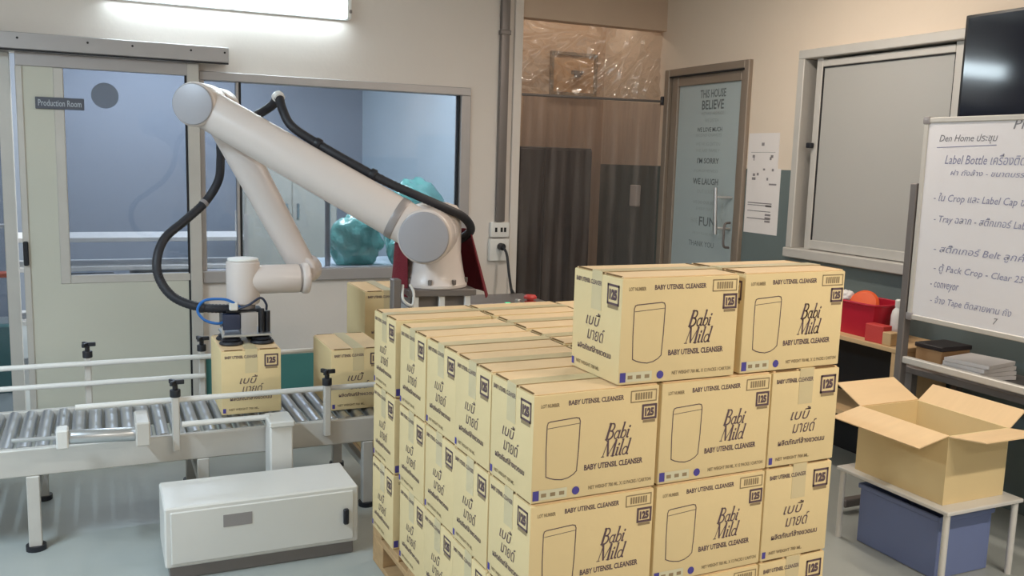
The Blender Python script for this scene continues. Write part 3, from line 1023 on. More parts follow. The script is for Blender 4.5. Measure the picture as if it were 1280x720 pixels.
# white control cabinet under the near side of the conveyor
t = thing('control_cabinet', 'white low control cabinet in front of the conveyor', 'cabinet', (0.56, 3.34, 0))
bm = nb(); span(bm, 0.175, 0.86, 3.20, 3.48, 0.05, 0.27, 0.006); part('body', bm, 'steel_white', t)
bm = nb(); span(bm, 0.195, 0.84, 3.192, 3.20, 0.065, 0.255, 0.003); dr = part('door', bm, 'steel_white', t)
bm = nb(); span(bm, 0.80, 0.82, 3.175, 3.192, 0.13, 0.19, 0.004); part('handle', bm, 'black_plastic', dr)
bm = nb(); span(bm, 0.37, 0.47, 3.1905, 3.192, 0.18, 0.225); part('rating_plate', bm, 'robot_ring', dr)
bm = nb(); span(bm, 0.19, 0.845, 3.215, 3.47, 0.0, 0.05, 0.003); part('plinth', bm, 'steel_grey', t)

# cartons on and around the conveyor
carton('carton gripped under the robot suction head', (0.556, 3.75 + CL / 2, 0.428), PI / 2, 'ef lf')
carton('pale carton waiting at the end of the conveyor', (0.89 + CW / 2, 3.77 + CL / 2, CZ + 0.001), PI / 2, 'ef lf')
bm = nb(); span(bm, 1.15, 1.44, 4.24, 4.68, 0.0, 0.028, 0.003)
single('floor_board', bm, 'pallet_wood', 'thin wooden board under the three-high cartons by the wall', 'board', (1.29, 4.46, 0))
for k, nm in enumerate(('bottom', 'middle', 'top')):
    carton('%s carton of the three-high pile behind the robot' % nm, (1.175 + CW / 2, 4.27 + CL / 2, 0.0285 + k * CH), PI / 2, 'ef lf')

# ------------------------------------------------------------------ robot
RB = Vector((1.335, 3.715, 0))          # base axis on the floor
ax = Vector((-0.469, -0.883, 0)).normalized()     # joint axis, towards the camera
S0 = Vector((1.19, 3.45, 1.18))
E0 = Vector((0.357, 3.892, 1.684))
SA = S0 - ax * 0.10
EA = E0 - ax * 0.088
up_dir = (EA - SA).normalized()
r = thing('robot_pedestal', 'grey steel pedestal carrying the robot arm', 'pedestal', RB)
ry = math.radians(-4)
bm = nb(); add_box(bm, RB + Vector((0, 0, 0.93)), (0.30, 0.27, 0.028), ry, 0.003); part('top_plate', bm, 'steel_grey', r)
bm = nb(); add_box(bm, RB + Vector((0, 0.02, 0.885)), (0.25, 0.20, 0.062), ry, 0.002); part('rear_box', bm, 'steel_grey', r)
for dx in (-0.115, 0.0, 0.115):
    for dy in (-0.115, 0.115):
        p = RB + Matrix.Rotation(ry, 4, 'Z') @ Vector((dx, dy, 0))
        bm = nb(); add_box(bm, p + Vector((0, 0, 0.886)), (0.026, 0.02, 0.060), ry, 0.003); part('standoff', bm, 'steel_white', r)
bm = nb(); add_box(bm, RB + Vector((0, 0, 0.846)), (0.33, 0.30, 0.02), ry, 0.003); part('lower_plate', bm, 'steel_white', r)
bm = nb(); add_box(bm, RB + Vector((0, 0, 0.43)), (0.17, 0.17, 0.812), ry, 0.006); part('column', bm, 'steel_grey', r)
bm = nb(); add_box(bm, RB + Vector((0, 0, 0.012)), (0.38, 0.38, 0.024), ry, 0.004); part('foot_plate', bm, 'steel_grey', r)
bm = nb(); add_box(bm, (1.122, 3.60, 0.90), (0.036, 0.05, 0.19), 0, 0.004); part('cable_bracket', bm, 'steel_grey', r)
bm = nb(); add_tube(bm, [(1.150, 3.59, 0.97), (1.146, 3.57, 0.91), (1.185, 3.57, 0.885), (1.192, 3.57, 0.935), (1.178, 3.58, 0.972)], 0.006, 8, 4)
part('bracket_handle', bm, 'steel_white', r)

rob = thing('industrial_robot', 'large white six axis robot arm with grey joint caps', 'robot', RB + Vector((0, 0, 0.944)))
z0 = 0.9445
bm = nb()
add_lathe(bm, [(0.138, 0), (0.142, 0.004), (0.142, 0.014), (0.136, 0.022), (0.126, 0.07), (0.118, 0.115), (0.113, 0.15), (0.113, 0.30), (0.108, 0.33), (0.09, 0.352), (0.05, 0.364), (0.0, 0.367)], (RB.x, RB.y, z0))
base = part('base', bm, 'robot_white', rob)
for a in range(8):
    an = a * PI / 4 + 0.3
    p = RB + Vector((0.137 * math.cos(an), 0.137 * math.sin(an), z0 + 0.03))
    bm = nb(); add_box(bm, p, (0.016, 0.016, 0.022), an, 0.002); part('bolt', bm, 'steel_grey', base)
# shoulder housing: horizontal drum from the base axis towards the upper arm
sc = Vector((RB.x, RB.y, 1.18))
bm = nb(); add_cyl(bm, sc - ax * 0.07, SA - ax * 0.06, 0.108, n=48, bev=0.02, seg=4); part('shoulder_housing', bm, 'robot_white', rob)
bm = nb(); add_cyl(bm, SA - ax * 0.062, SA - ax * 0.052, 0.109, n=48, bev=0.002); part('joint_ring', bm, 'robot_ring', rob)
# upper arm: joint drums at both ends plus the tube
bm = nb(); add_cyl(bm, SA - ax * 0.052, S0 - ax * 0.014, 0.112, n=48, bev=0.012, seg=3)
ua = part('shoulder_drum', bm, 'robot_white', rob)
bm = nb(); add_cyl(bm, S0 - ax * 0.014, S0, 0.103, n=48, bev=0.006, seg=3); part('joint_cap', bm, 'robot_cap', ua)
bm = nb(); add_cyl(bm, SA + up_dir * 0.05, EA - up_dir * 0.02, 0.088, 0.082, n=48); tube = part('upper_arm', bm, 'robot_white', rob)
bm = nb(); add_cyl(bm, SA + up_dir * 0.125, SA + up_dir * 0.158, 0.0905, n=48, bev=0.002); part('collar', bm, 'robot_ring', tube)
bm = nb(); add_cyl(bm, EA - ax * 0.085, E0 - ax * 0.012, 0.090, n=48, bev=0.014, seg=3); el = part('elbow_drum', bm, 'robot_white', rob)
bm = nb(); add_cyl(bm, E0 - ax * 0.012, E0, 0.083, n=48, bev=0.005, seg=3); part('joint_cap', bm, 'robot_cap', el)
# elbow behind, forearm, wrist
FB = EA - ax * 0.165
bm = nb(); add_cyl(bm, EA - ax * 0.085, EA - ax * 0.095, 0.088, n=48, bev=0.002); part('joint_ring', bm, 'robot_ring', rob)
bm = nb(); add_cyl(bm, EA - ax * 0.095, EA - ax * 0.235, 0.084, n=48, bev=0.016, seg=3); part('forearm_drum', bm, 'robot_white', rob)
WX, WY, WZ = 0.552, 3.93, 0.963          # vertical wrist axis and height of the horizontal wrist
FE = Vector((0.835, 4.045, 0.985))       # forearm end
fd = (FE - FB).normalized()
bm = nb(); add_cyl(bm, FB + fd * 0.03, FE, 0.074, 0.058, n=48); part('forearm', bm, 'robot_white', rob)
bm = nb(); add_cyl(bm, FE - ax * 0.07, FE + ax * 0.05, 0.064, n=40, bev=0.012, seg=3); part('wrist_drum', bm, 'robot_white', rob)
bm = nb(); add_cyl(bm, FE - ax * 0.081, FE - ax * 0.07, 0.058, n=40, bev=0.004); part('joint_cap', bm, 'robot_cap', rob)
bm = nb(); add_cyl(bm, (0.832, WY, WZ), (0.795, WY, WZ), 0.067, n=40, bev=0.012, seg=3); part('wrist_end', bm, 'robot_white', rob)
bm = nb(); add_cyl(bm, (0.796, WY, WZ), (0.788, WY, WZ), 0.060, n=40); part('joint_ring', bm, 'robot_ring', rob)
bm = nb(); add_cyl(bm, (0.788, WY, WZ), (WX, WY, WZ), 0.062, n=40, bev=0.006, seg=2); part('wrist_tube', bm, 'robot_white', rob)
bm = nb(); add_cyl(bm, (WX, WY, 0.862), (WX, WY, 1.044), 0.069, n=40, bev=0.008, seg=3); wv = part('wrist_body', bm, 'robot_white', rob)
bm = nb(); add_cyl(bm, (WX, WY, 1.044), (WX, WY, 1.056), 0.064, n=40, bev=0.005, seg=3); part('joint_cap', bm, 'white_plastic', wv)
bm = nb(); add_cyl(bm, (WX, WY, 0.842), (WX, WY, 0.862), 0.050, n=32, bev=0.002); part('tool_flange', bm, 'robot_ring', wv)

# suction gripper (bolted to the flange, a thing of its own)
gp = thing('suction_gripper', 'black vacuum gripper with blue air tubes on the robot wrist', 'gripper', (WX, WY, 0.70))
bm = nb(); add_box(bm, (WX, WY, 0.835), (0.15, 0.10, 0.013), 0, 0.003); part('mount_plate', bm, 'black_plastic', gp)
bm = nb(); add_box(bm, (WX - 0.058, WY - 0.01, 0.793), (0.072, 0.12, 0.066), 0, 0.006, 2); part('vacuum_block', bm, 'navy_plastic', gp)
bm = nb(); add_box(bm, (WX + 0.013, WY - 0.055, 0.785), (0.066, 0.03, 0.096), 0, 0.004, 2); part('cover_plate', bm, 'alu_grey', gp, 'pale grey cover plate')
bm = nb(); add_box(bm, (WX + 0.018, WY + 0.02, 0.79), (0.066, 0.09, 0.078), 0, 0.004); part('valve_body', bm, 'black_plastic', gp)
for k in range(2):
    bm = nb(); add_cyl(bm, (WX + 0.066 + 0.026 * k, WY - 0.05 + 0.012 * k, 0.735), (WX + 0.066 + 0.026 * k, WY - 0.05 + 0.012 * k, 0.845 - 0.012 * k), 0.013, n=16, bev=0.003)
    part('vacuum_filter', bm, 'black_plastic', gp)
bm = nb(); add_box(bm, (WX + 0.005, WY, 0.738), (0.20, 0.17, 0.010), 0, 0.002); part('base_plate', bm, 'alu_bright', gp)
for sx in (-0.058, 0.068):
    for sy in (-0.05, 0.06):
        bm = nb()
        add_lathe(bm, [(0.048, 0.0), (0.050, 0.004), (0.044, 0.012), (0.036, 0.014), (0.041, 0.019), (0.030, 0.026), (0.014, 0.028), (0.014, 0.034)], (WX + sx, WY + sy, 0.6995), 28)
        part('suction_cup', bm, 'black_rubber', gp)
bm = nb(); add_box(bm, (WX - 0.092, WY - 0.06, 0.752), (0.012, 0.012, 0.05), 0, 0.002); part('air_fitting', bm, 'alu_bright', gp)
bm = nb(); add_tube(bm, [(0.534, 3.86, 0.852), (0.49, 3.85, 0.885), (0.449, 3.85, 0.896), (0.384, 3.84, 0.893), (0.358, 3.84, 0.854), (0.385, 3.84, 0.813), (0.435, 3.85, 0.794), (0.47, 3.88, 0.795)], 0.0058, 10, 6)
part('air_tube', bm, 'blue_tube', gp)
bm = nb(); add_tube(bm, [(0.50, 3.86, 0.845), (0.56, 3.84, 0.868), (0.61, 3.85, 0.895), (0.635, 3.86, 0.868), (0.64, 3.88, 0.84)], 0.005, 10, 6)
part('air_tube', bm, 'navy_plastic', gp)
bm = nb(); add_box(bm, (0.502, 3.86, 0.862), (0.034, 0.03, 0.034), 0, 0.004); part('connector', bm, 'steel_white', gp)

# black cable hose along the arm
hs = thing('cable_hose', 'black corrugated cable hose looping along the robot arm', 'hose', (0.485, 3.90, 0.839))
HP = [(0.49, 3.90, 0.845), (0.375, 3.92, 0.854), (0.278, 3.95, 0.893), (0.226, 3.98, 0.964), (0.217, 4.0, 1.046), (0.253, 4.05, 1.131),
      (0.341, 4.1, 1.204), (0.429, 4.15, 1.281), (0.488, 4.18, 1.374), (0.508, 4.26, 1.469), (0.520, 4.30, 1.55), (0.578, 4.20, 1.62), (0.648, 4.06, 1.665),
      (0.69, 3.98, 1.701), (0.703, 3.92, 1.732), (0.708, 3.86, 1.68), (0.736, 3.815, 1.612), (0.825, 3.775, 1.548), (0.927, 3.715, 1.485),
      (1.08, 3.65, 1.40), (1.206, 3.605, 1.343), (1.33, 3.59, 1.292), (1.43, 3.62, 1.248), (1.483, 3.67, 1.193), (1.472, 3.74, 1.150), (1.445, 3.79, 1.125)]
bm = nb(); add_tube(bm, HP, 0.0185, 14, 16, 0.045); part('hose', bm, 'black_rubber', hs)
bm = nb(); add_tube(bm, [(0.697, 3.94, 1.730), (0.703, 3.918, 1.737), (0.706, 3.895, 1.726)], 0.0205, 16, 5); part('clamp', bm, 'white_plastic', hs)
for p, q in (((0.826, 3.775, 1.548), (0.846, 3.765, 1.536)), ((1.03, 3.67, 1.428), (1.05, 3.66, 1.418)), ((0.372, 3.92, 0.8545), (0.392, 3.918, 0.853))):
    bm = nb(); add_cyl(bm, p, q, 0.024, n=16, bev=0.002); part('strap', bm, 'black_plastic', hs)
bm = nb(); add_cyl(bm, (0.416, 4.14, 1.268), (0.426, 4.147, 1.278), 0.0205, n=16); part('clamp', bm, 'robot_ring', hs)

# maroon cloth draped behind the robot foot
bm = nb()


def drape(u, v):
    a = math.radians(-28 + 236 * u)
    rad = 0.166 + 0.072 * v * (1 - 0.95 * u) + 0.012 * math.sin(u * 23) * v
    z = 1.17 - 0.275 * v + 0.02 * math.sin(u * 9)
    return Vector((RB.x + rad * math.cos(a), RB.y + 0.02 + rad * math.sin(a), z))


add_grid(bm, drape, 40, 10, 0.004)
single('cloth_cover', bm, 'maroon_cloth', 'dark maroon cloth hanging round the back of the robot foot', 'cloth', (RB.x, RB.y, 0.90))

# control box behind the pallet
t = thing('robot_controller', 'grey robot control box with green light behind the pallet', 'control box', (1.88, 4.35, 0))
bm = nb(); span(bm, 1.60, 2.16, 4.12, 4.55, 0.02, 0.76, 0.008, 2); part('body', bm, 'steel_grey', t)
bm = nb(); span(bm, 1.60, 1.86, 4.10, 4.40, 0.7605, 0.785, 0.004); part('lid', bm, 'steel_grey', t)
bm = nb(); span(bm, 1.865, 1.905, 4.14, 4.165, 0.7605, 0.778, 0.003); part('indicator', bm, 'led_green', t, 'lit green indicator')
bm = nb(); add_lathe(bm, [(0.03, 0), (0.03, 0.012), (0.018, 0.014), (0.018, 0.022), (0.034, 0.026), (0.034, 0.036), (0.026, 0.044), (0.0, 0.046)], (2.04, 4.2, 0.7605), 24); part('stop_button', bm, 'pink_red', t, 'red mushroom button')
bm = nb(); add_cyl(bm, (1.97, 4.2, 0.7605), (1.97, 4.2, 0.785), 0.016, n=16, bev=0.003); part('key_switch', bm, 'alu_bright', t)
bm = nb(); span(bm, 1.62, 2.14, 4.14, 4.53, 0.0, 0.02); part('plinth', bm, 'dark_gap', t)

# ------------------------------------------------------------------ things behind the glass


def blob(name, c, s, material, label, cat, seed, group=None, rough=0.22):
    b = nb()
    bmesh.ops.create_icosphere(b, subdivisions=4, radius=1.0)
    for v in b.verts:
        d = v.co.normalized()
        k = 1 + rough * noise.noise(d * 2.2 + Vector((seed, 0, 0))) + 0.10 * abs(noise.noise(d * 6 + Vector((0, seed, 0)))) + 0.05 * abs(noise.noise(d * 15 + Vector((seed, seed, 0))))
        p = d * k
        if p.z < -0.75:
            p.z = -0.75
        v.co = Vector((p.x * s[0], p.y * s[1], p.z * s[2])) + Vector(c)
    zmin = min(v.co.z for v in b.verts)
    return single(name, b, material, label, cat, (c[0], c[1], zmin), group, ang=60)


bt = thing('work_table', 'pale work table behind the window glass', 'table', (1.55, 6.15, 0))
bm = nb(); span(bm, 1.30, 2.38, 5.85, 6.50, 0.72, 0.76, 0.004); part('table_top', bm, 'backroom_pale', bt)
for x in (1.34, 2.33):
    for y in (5.9, 6.45):
        bm = nb(); span(bm, x - 0.02, x + 0.02, y - 0.02, y + 0.02, 0, 0.72); part('leg', bm, 'alu_light', bt)
blob('plastic_bag', (1.58, 6.00, 0.912), (0.17, 0.12, 0.19), 'teal_bag', 'crumpled teal plastic bag at the lower left behind the glass', 'bag', 1.3, 'teal bags behind the window')
blob('plastic_bag', (2.07, 6.20, 1.012), (0.22, 0.16, 0.32), 'teal_bag', 'tall teal plastic bag at the right behind the glass', 'bag', 4.1, 'teal bags behind the window')
blob('plastic_bag', (1.88, 5.93, 0.852), (0.085, 0.065, 0.11), 'teal_bag', 'small teal plastic bag between the two larger ones', 'bag', 7.7, 'teal bags behind the window')
t = thing('reflection_cabinet', 'pale beige two-door cabinet added for the reflection in the window below the robot arm', 'cabinet', (1.42, 7.5, 0))  # cabinet added in place of a pale reflection in the window glass
bm = nb(); span(bm, 1.06, 1.80, 7.41, 7.80, 0.0, 1.47, 0.006); part('body', bm, 'reflection_cabinet_paint', t)
for x0, x1 in ((1.07, 1.425), (1.435, 1.79)):
    bm = nb(); span(bm, x0, x1, 7.395, 7.41, 0.04, 1.455, 0.003); dd = part('door', bm, 'reflection_cabinet_paint', t)
    hx = x1 - 0.05 if x0 < 1.2 else x0 + 0.03
    bm = nb(); span(bm, hx, hx + 0.02, 7.375, 7.395, 0.98, 1.10, 0.003); part('handle', bm, 'alu_bright', dd)
t = thing('rack_post', 'upright metal post with black cap behind the window', 'post', (1.345, 5.79, 0.0))
bm = nb(); add_cyl(bm, (1.345, 5.79, 0.0), (1.345, 5.79, 1.20), 0.018, n=16); part('post', bm, 'alu_bright', t)
bm = nb(); add_cyl(bm, (1.345, 5.79, 1.20), (1.345, 5.79, 1.225), 0.021, n=16, bev=0.003); part('cap', bm, 'black_plastic', t)
# shelving unit seen through the sliding door
t = thing('shelf_rack', 'white shelf rack seen through the sliding door pane', 'rack', (0.35, 7.0, 0))
for x in (-0.55, 0.98):
    for y in (6.8, 7.25):
        bm = nb(); span(bm, x - 0.015, x + 0.015, y - 0.015, y + 0.015, 0, 1.05); part('upright', bm, 'alu_light', t)
for z in (0.30, 0.66, 0.86):
    bm = nb(); span(bm, -0.56, 0.99, 6.79, 7.26, z, z + 0.03, 0.003); part('shelf', bm, 'steel_white', t)
bm = nb(); span(bm, -0.45, 0.10, 6.85, 7.2, 0.3305, 0.60, 0.01); single('storage_bin', bm, 'backroom', 'blue grey bin on the low shelf of the rack', 'bin', (-0.17, 7.0, 0.3305))
bm = nb(); span(bm, 0.2, 0.8, 6.85, 7.2, 0.3305, 0.62, 0.01); single('storage_bin', bm, 'alu_grey', 'grey bin on the low shelf of the rack', 'bin', (0.5, 7.0, 0.3305))
t = thing('folding_stand', 'narrow stand with orange shelf at the left edge behind the glass', 'stand', (-0.65, 6.3, 0))
for x in (-0.86, -0.48):
    bm = nb(); span(bm, x - 0.012, x + 0.012, 6.29, 6.31, 0, 1.1); part('upright', bm, 'alu_light', t)
bm = nb(); span(bm, -0.86, -0.48, 6.24, 6.36, 0.70, 0.725); part('shelf', bm, 'orange_plastic', t)
bm = nb(); span(bm, -0.86, -0.48, 6.24, 6.36, 1.0, 1.02); part('shelf', bm, 'steel_white', t)
bm = nb(); span(bm, -0.84, -0.47, 6.15, 6.23, 0.0, 0.42, 0.01); single('teal_tub', bm, 'teal_paint', 'teal tub on the floor behind the left glass', 'tub', (-0.65, 6.2, 0))

# ------------------------------------------------------------------ behind and at the curtain
t = thing('dark_cabinet', 'dark brown tall cabinet standing behind the plastic curtain', 'cabinet', (2.95, 6.2, 0))
bm = nb(); span(bm, 2.60, 3.40, 6.02, 6.38, 0.0, 1.60, 0.006); part('body', bm, 'dark_brown', t)
for x0, x1 in ((2.605, 2.995), (3.005, 3.395)):
    bm = nb(); span(bm, x0, x1, 6.005, 6.02, 0.02, 1.585, 0.003); part('door', bm, 'dark_brown', t)
bm = nb(); span(bm, 3.66, 3.699, 5.78, 5.88, 1.18, 1.34, 0.006); single('wall_switch', bm, 'white_plastic', 'white switch plate behind the curtain', 'switch', (3.699, 5.83, 1.18))
t = thing('wall_hatch', 'square wooden hatch on the wall above the curtain', 'hatch', (3.40, 6.40, 2.03))
bm = nb(); span(bm, 3.23, 3.60, 6.385, 6.399, 2.03, 2.32, 0.002); part('board', bm, 'hatch_wood', t)
for a in ((3.21, 3.235, 2.01, 2.34), (3.595, 3.62, 2.01, 2.34), (3.235, 3.595, 2.315, 2.34), (3.235, 3.595, 2.01, 2.035)):
    bm = nb(); span(bm, a[0], a[1], 6.37, 6.399, a[2], a[3], 0.002); part('frame', bm, 'brown_alu', t)
bm = nb(); add_cyl(bm, (3.44, 6.385, 2.17), (3.44, 6.34, 2.17), 0.022, n=16, bev=0.003)
add_box(bm, (3.425, 6.345, 2.185), (0.10, 0.014, 0.03), 0, 0.003, mtx=None); part('latch', bm, 'steel_grey', t)
# rod and curtain
t = thing('curtain_rod', 'thin rod across the passage with black end bracket', 'rod', (3.12, YB - 0.03, 1.935))
bm = nb(); add_cyl(bm, (2.575, YB - 0.03, 1.93), (3.67, YB - 0.03, 1.94), 0.009, n=12); part('rod', bm, 'steel_grey', t)
bm = nb(); add_box(bm, (3.68, YB - 0.03, 1.945), (0.035, 0.03, 0.06), 0, 0.004); part('bracket', bm, 'black_plastic', t)
bm = nb()


def curt(u, v):
    x = 2.580 + 1.085 * u
    z = 1.925 - 1.90 * v
    w = 0.008 * math.sin(u * 34 + 1.2 * math.sin(v * 3)) + 0.004 * math.sin(u * 71 + 2 * v) + 0.012 * noise.noise(Vector((u * 6, v * 4, 0.3)))
    return Vector((x, YB - 0.03 + w * (0.35 + 0.65 * min(1, v * 4)), z))


add_grid(bm, curt, 120, 24)
o = single('plastic_curtain', bm, 'plastic_curtain', 'clear hanging plastic curtain across the passage', 'curtain', (3.12, YB - 0.03, 0.025), ang=180)
bm = nb()


FOLDS = [((0.44, 0.10), (0.86, 0.98)), ((0.50, 0.02), (0.80, 0.90)), ((0.60, 0.0), (0.93, 0.85)), ((0.72, 0.0), (0.97, 0.9)), ((0.66, 0.05), (0.74, 0.95)),
         ((0.80, 0.0), (0.86, 0.8)), ((0.02, 0.35), (0.25, 0.85)), ((0.02, 0.55), (0.30, 0.75)), ((0.0, 0.75), (0.42, 0.92)), ((0.05, 0.15), (0.20, 0.40)),
         ((0.25, 0.55), (0.45, 0.95)), ((0.48, 0.45), (0.60, 0.98)), ((0.12, 0.9), (0.6, 0.8)), ((0.30, 0.05), (0.55, 0.45)), ((0.88, 0.1), (0.99, 0.6))]


def sheet(u, v):
    x = 2.580 + 1.105 * u
    z = 1.950 + 0.47 * v
    n1 = noise.noise(Vector((u * 3.0, v * 2.0, 1.7)))
    n2 = abs(noise.noise(Vector((u * 7 + v * 5, v * 4 - u * 4, 5.1))))
    d = 0.05 * n1 - 0.035 * n2
    for k, ((au, av), (bu, bv)) in enumerate(FOLDS):
        px, py = (u - au) * 1.105, (v - av) * 0.47
        dx, dy = (bu - au) * 1.105, (bv - av) * 0.47
        l2 = dx * dx + dy * dy
        tt = (px * dx + py * dy) / l2
        if -0.1 < tt < 1.1:
            off = (px * dy - py * dx) / math.sqrt(l2)
            fade = max(0.0, min(1.0, (tt + 0.1) * 5)) * max(0.0, min(1.0, (1.1 - tt) * 5))
            d -= (0.016 + 0.008 * (k % 3)) * fade * math.exp(-(off / (0.014 + 0.005 * (k % 2))) ** 2)
    return Vector((x, YB + 0.035 + d, z))


add_grid(bm, sheet, 200, 90)
single('plastic_sheet', bm, 'plastic_film', 'crumpled clear plastic sheet sealing the gap above the curtain', 'plastic sheet', (3.12, YB, 1.945), ang=180)

# ------------------------------------------------------------------ right wall things
XP = XR - 0.001


def note(label, yl, yr, z0, z1, marks, dyb=0.0, gx=0.0):
    t = thing('paper_notice', label, 'paper', (XP - gx, (yl + yr) / 2, z0), 0, 'paper notices beside the glass door')
    b = nb(); span(b, XP - gx - 0.0015, XP - gx, yr, yl, z0, z1); part('sheet', b, 'paper_white', t)
    b = nb()
    for (a0, a1, c0, c1) in marks:
        put_rect(b, (XP - gx - 0.0021, yl, z1), (0, -1, 0), (0, 0, -1), a0 * (yl - yr), a1 * (yl - yr), c0 * (z1 - z0), c1 * (z1 - z0))
    part('print', b, 'paper_ink', t, recalc=False)


note('upper white paper notice with dark spots beside the glass door', 4.575, 4.295, 1.492, 1.705,
     [(0.44, 0.53, 0.27, 0.36), (0.16, 0.24, 0.62, 0.70), (0.2, 0.23, 0.70, 0.78), (0.76, 0.84, 0.62, 0.70), (0.73, 0.79, 0.68, 0.76), (0.1, 0.9, 0.54, 0.55)])
note('lower white paper notice with printed lines beside the glass door', 4.572, 4.265, 1.095, 1.492,
     [(0.18, 0.25, 0.08, 0.12), (0.30, 0.36, 0.07, 0.11), (0.48, 0.54, 0.0, 0.03), (0.74, 0.80, 0.0, 0.04), (0.16, 0.27, 0.14, 0.18), (0.60, 0.65, 0.14, 0.18),
      (0.68, 0.90, 0.225, 0.25), (0.08, 0.80, 0.525, 0.54), (0.08, 0.80, 0.56, 0.572), (0.62, 0.80, 0.555, 0.585), (0.08, 0.78, 0.65, 0.662),
      (0.62, 0.79, 0.69, 0.72), (0.08, 0.78, 0.765, 0.78), (0.62, 0.79, 0.74, 0.77), (0.62, 0.78, 0.79, 0.82)], gx=0.0)

# television
t = thing('television', 'black flat television on the wall behind the whiteboard', 'television', (XR - 0.08, 2.52, 1.66))
tx0 = XR - 0.10
bm = nb(); span(bm, tx0, XR - 0.055, 2.04, 2.998, 1.655, 2.205, 0.006, 2); part('case', bm, 'tv_black', t)
bm = nb(); span(bm, tx0 - 0.0015, tx0, 2.055, 2.983, 1.68, 2.192); part('screen', bm, 'tv_screen', t)
bm = nb(); span(bm, XR - 0.055, XR - 0.001, 2.3, 2.75, 1.75, 2.1); part('wall_mount', bm, 'tv_black', t)

# whiteboard on a stand
BX = 3.2
wy0, wy1, wz0, wz1 = 1.62, 2.818, 0.866, 1.727
t = thing('whiteboard', 'whiteboard with handwritten blue notes on a grey stand', 'whiteboard', (BX + 0.02, 2.22, 0))
bm = nb(); span(bm, BX, BX + 0.018, wy0 + 0.012, wy1 - 0.012, wz0 + 0.012, wz1 - 0.012); part('panel', bm, 'board_white', t)
for a in ((wy0, wy1, wz1 - 0.022, wz1), (wy0, wy1, wz0, wz0 + 0.022)):
    bm = nb(); span(bm, BX - 0.006, BX + 0.024, a[0] + 0.02, a[1] - 0.02, a[2], a[3], 0.003); part('frame', bm, 'alu_light', t)
for a in ((wy1 - 0.022, wy1), (wy0, wy0 + 0.022)):
    bm = nb(); span(bm, BX - 0.006, BX + 0.024, a[0], a[1], wz0 + 0.02, wz1 - 0.02, 0.003); part('frame', bm, 'alu_light', t)
for y in (wy0 + 0.012, wy1 - 0.012):
    for z in (wz0 + 0.012, wz1 - 0.012):
        bm = nb(); add_box(bm, (BX + 0.008, y, z), (0.036, 0.034, 0.034), 0, 0.008, 2); part('corner_cap', bm, 'robot_ring', t)
for y in (wy1 + 0.028, wy0 - 0.028):
    bm = nb(); span(bm, BX - 0.004, BX + 0.036, y - 0.018, y + 0.018, 0.06, 1.45, 0.004); lg = part('leg', bm, 'steel_grey', t)
    bm = nb(); span(bm, BX - 0.26, BX + 0.09, y - 0.02, y + 0.02, 0.03, 0.065, 0.004); part('foot', bm, 'steel_grey', lg)
bm = nb(); span(bm, BX, BX + 0.03, wy0 - 0.01, wy1 + 0.01, 0.665, 0.695, 0.004); part('cross_bar', bm, 'alu_light', t)
hw, hk = 'marker_ink', 'marker_black'


def write(mt, s, y0, z, h, y1=None, sh=0.25):
    wd = (y0 - y1) if y1 is not None else None
    bmx = nb()
    put_text(bmx, text_geo(s, wd, h * 0.85, shear=sh, bold=0.0), (BX - 0.0008, y0, z), (0, -1, 0), (0, 0, 1))
    part('handwriting', bmx, mt, t, recalc=False)


write(hk, 'Den Home ประชุม', 2.737, 1.617, 0.046, 2.467)
bm = nb(); put_line(bm, (BX - 0.0008, 0, 0), (0, 1, 0), (0, 0, 1), [(2.745, 1.602), (2.47, 1.612)], 0.003); part('underline', bm, 'marker_ink', t, recalc=False)
write(hk, 'Plan', 2.405, 1.672, 0.045, 2.30)
write(hw, 'Label Bottle เครื่องติดฉลาก', 2.700, 1.535, 0.052, 2.25)
write(hw, 'ฝา ถังล้าง - ขนาดบรรจุภัณฑ์', 2.668, 1.482, 0.038, 2.23)
write(hw, '- ใน Crop และ Label Cap ขวด', 2.738, 1.372, 0.052, 2.28)
write(hw, '- Tray ฉลาก - สติ๊กเกอร์ Label', 2.728, 1.285, 0.050, 2.28)
write(hw, '- สติ๊กเกอร์ Belt ลูกค้า', 2.715, 1.160, 0.050, 2.28)
write(hw, '- ตู้ Pack Crop - Clear 250 -', 2.705, 1.080, 0.050, 2.25)
write(hw, '- conveyor', 2.715, 1.008, 0.042, 2.575)
write(hw, '- จ้าง Tape ติดสายพาน ถัง', 2.708, 0.945, 0.048, 2.33)
write(hk, '7', 2.405, 0.912, 0.030)

# plywood shelf unit under the window, with its things
t = thing('plywood_shelf', 'light plywood shelf unit under the right window', 'shelf', (3.48, 3.5, 0))
sx0, sx1, sy0, sy1, sz = 3.30, 3.65, 2.95, 4.05, 0.695
bm = nb(); span(bm, sx0, sx1, sy0, sy1, sz - 0.022, sz, 0.002); part('top', bm, 'plywood', t)
bm = nb(); span(bm, sx0 + 0.003, sx1, sy0 + 0.002, sy0 + 0.03, 0.0, sz - 0.022, 0.002); part('side_panel', bm, 'plywood', t)
bm = nb(); span(bm, sx0 + 0.003, sx1, sy1 - 0.03, sy1 - 0.002, 0.0, sz - 0.022, 0.002); part('side_panel', bm, 'plywood', t)
bm = nb(); span(bm, sx1 - 0.012, sx1, sy0 + 0.03, sy1 - 0.03, 0.0, sz - 0.022); part('back_panel', bm, 'dark_gap', t)
bm = nb(); span(bm, sx0 + 0.01, sx1 - 0.012, sy0 + 0.03, sy1 - 0.03, 0.30, 0.322); part('shelf_board', bm, 'plywood', t)
# red basket
bk = thing('red_basket', 'open red plastic basket on the plywood shelf', 'basket', (3.47, 3.29, sz))
b = nb()


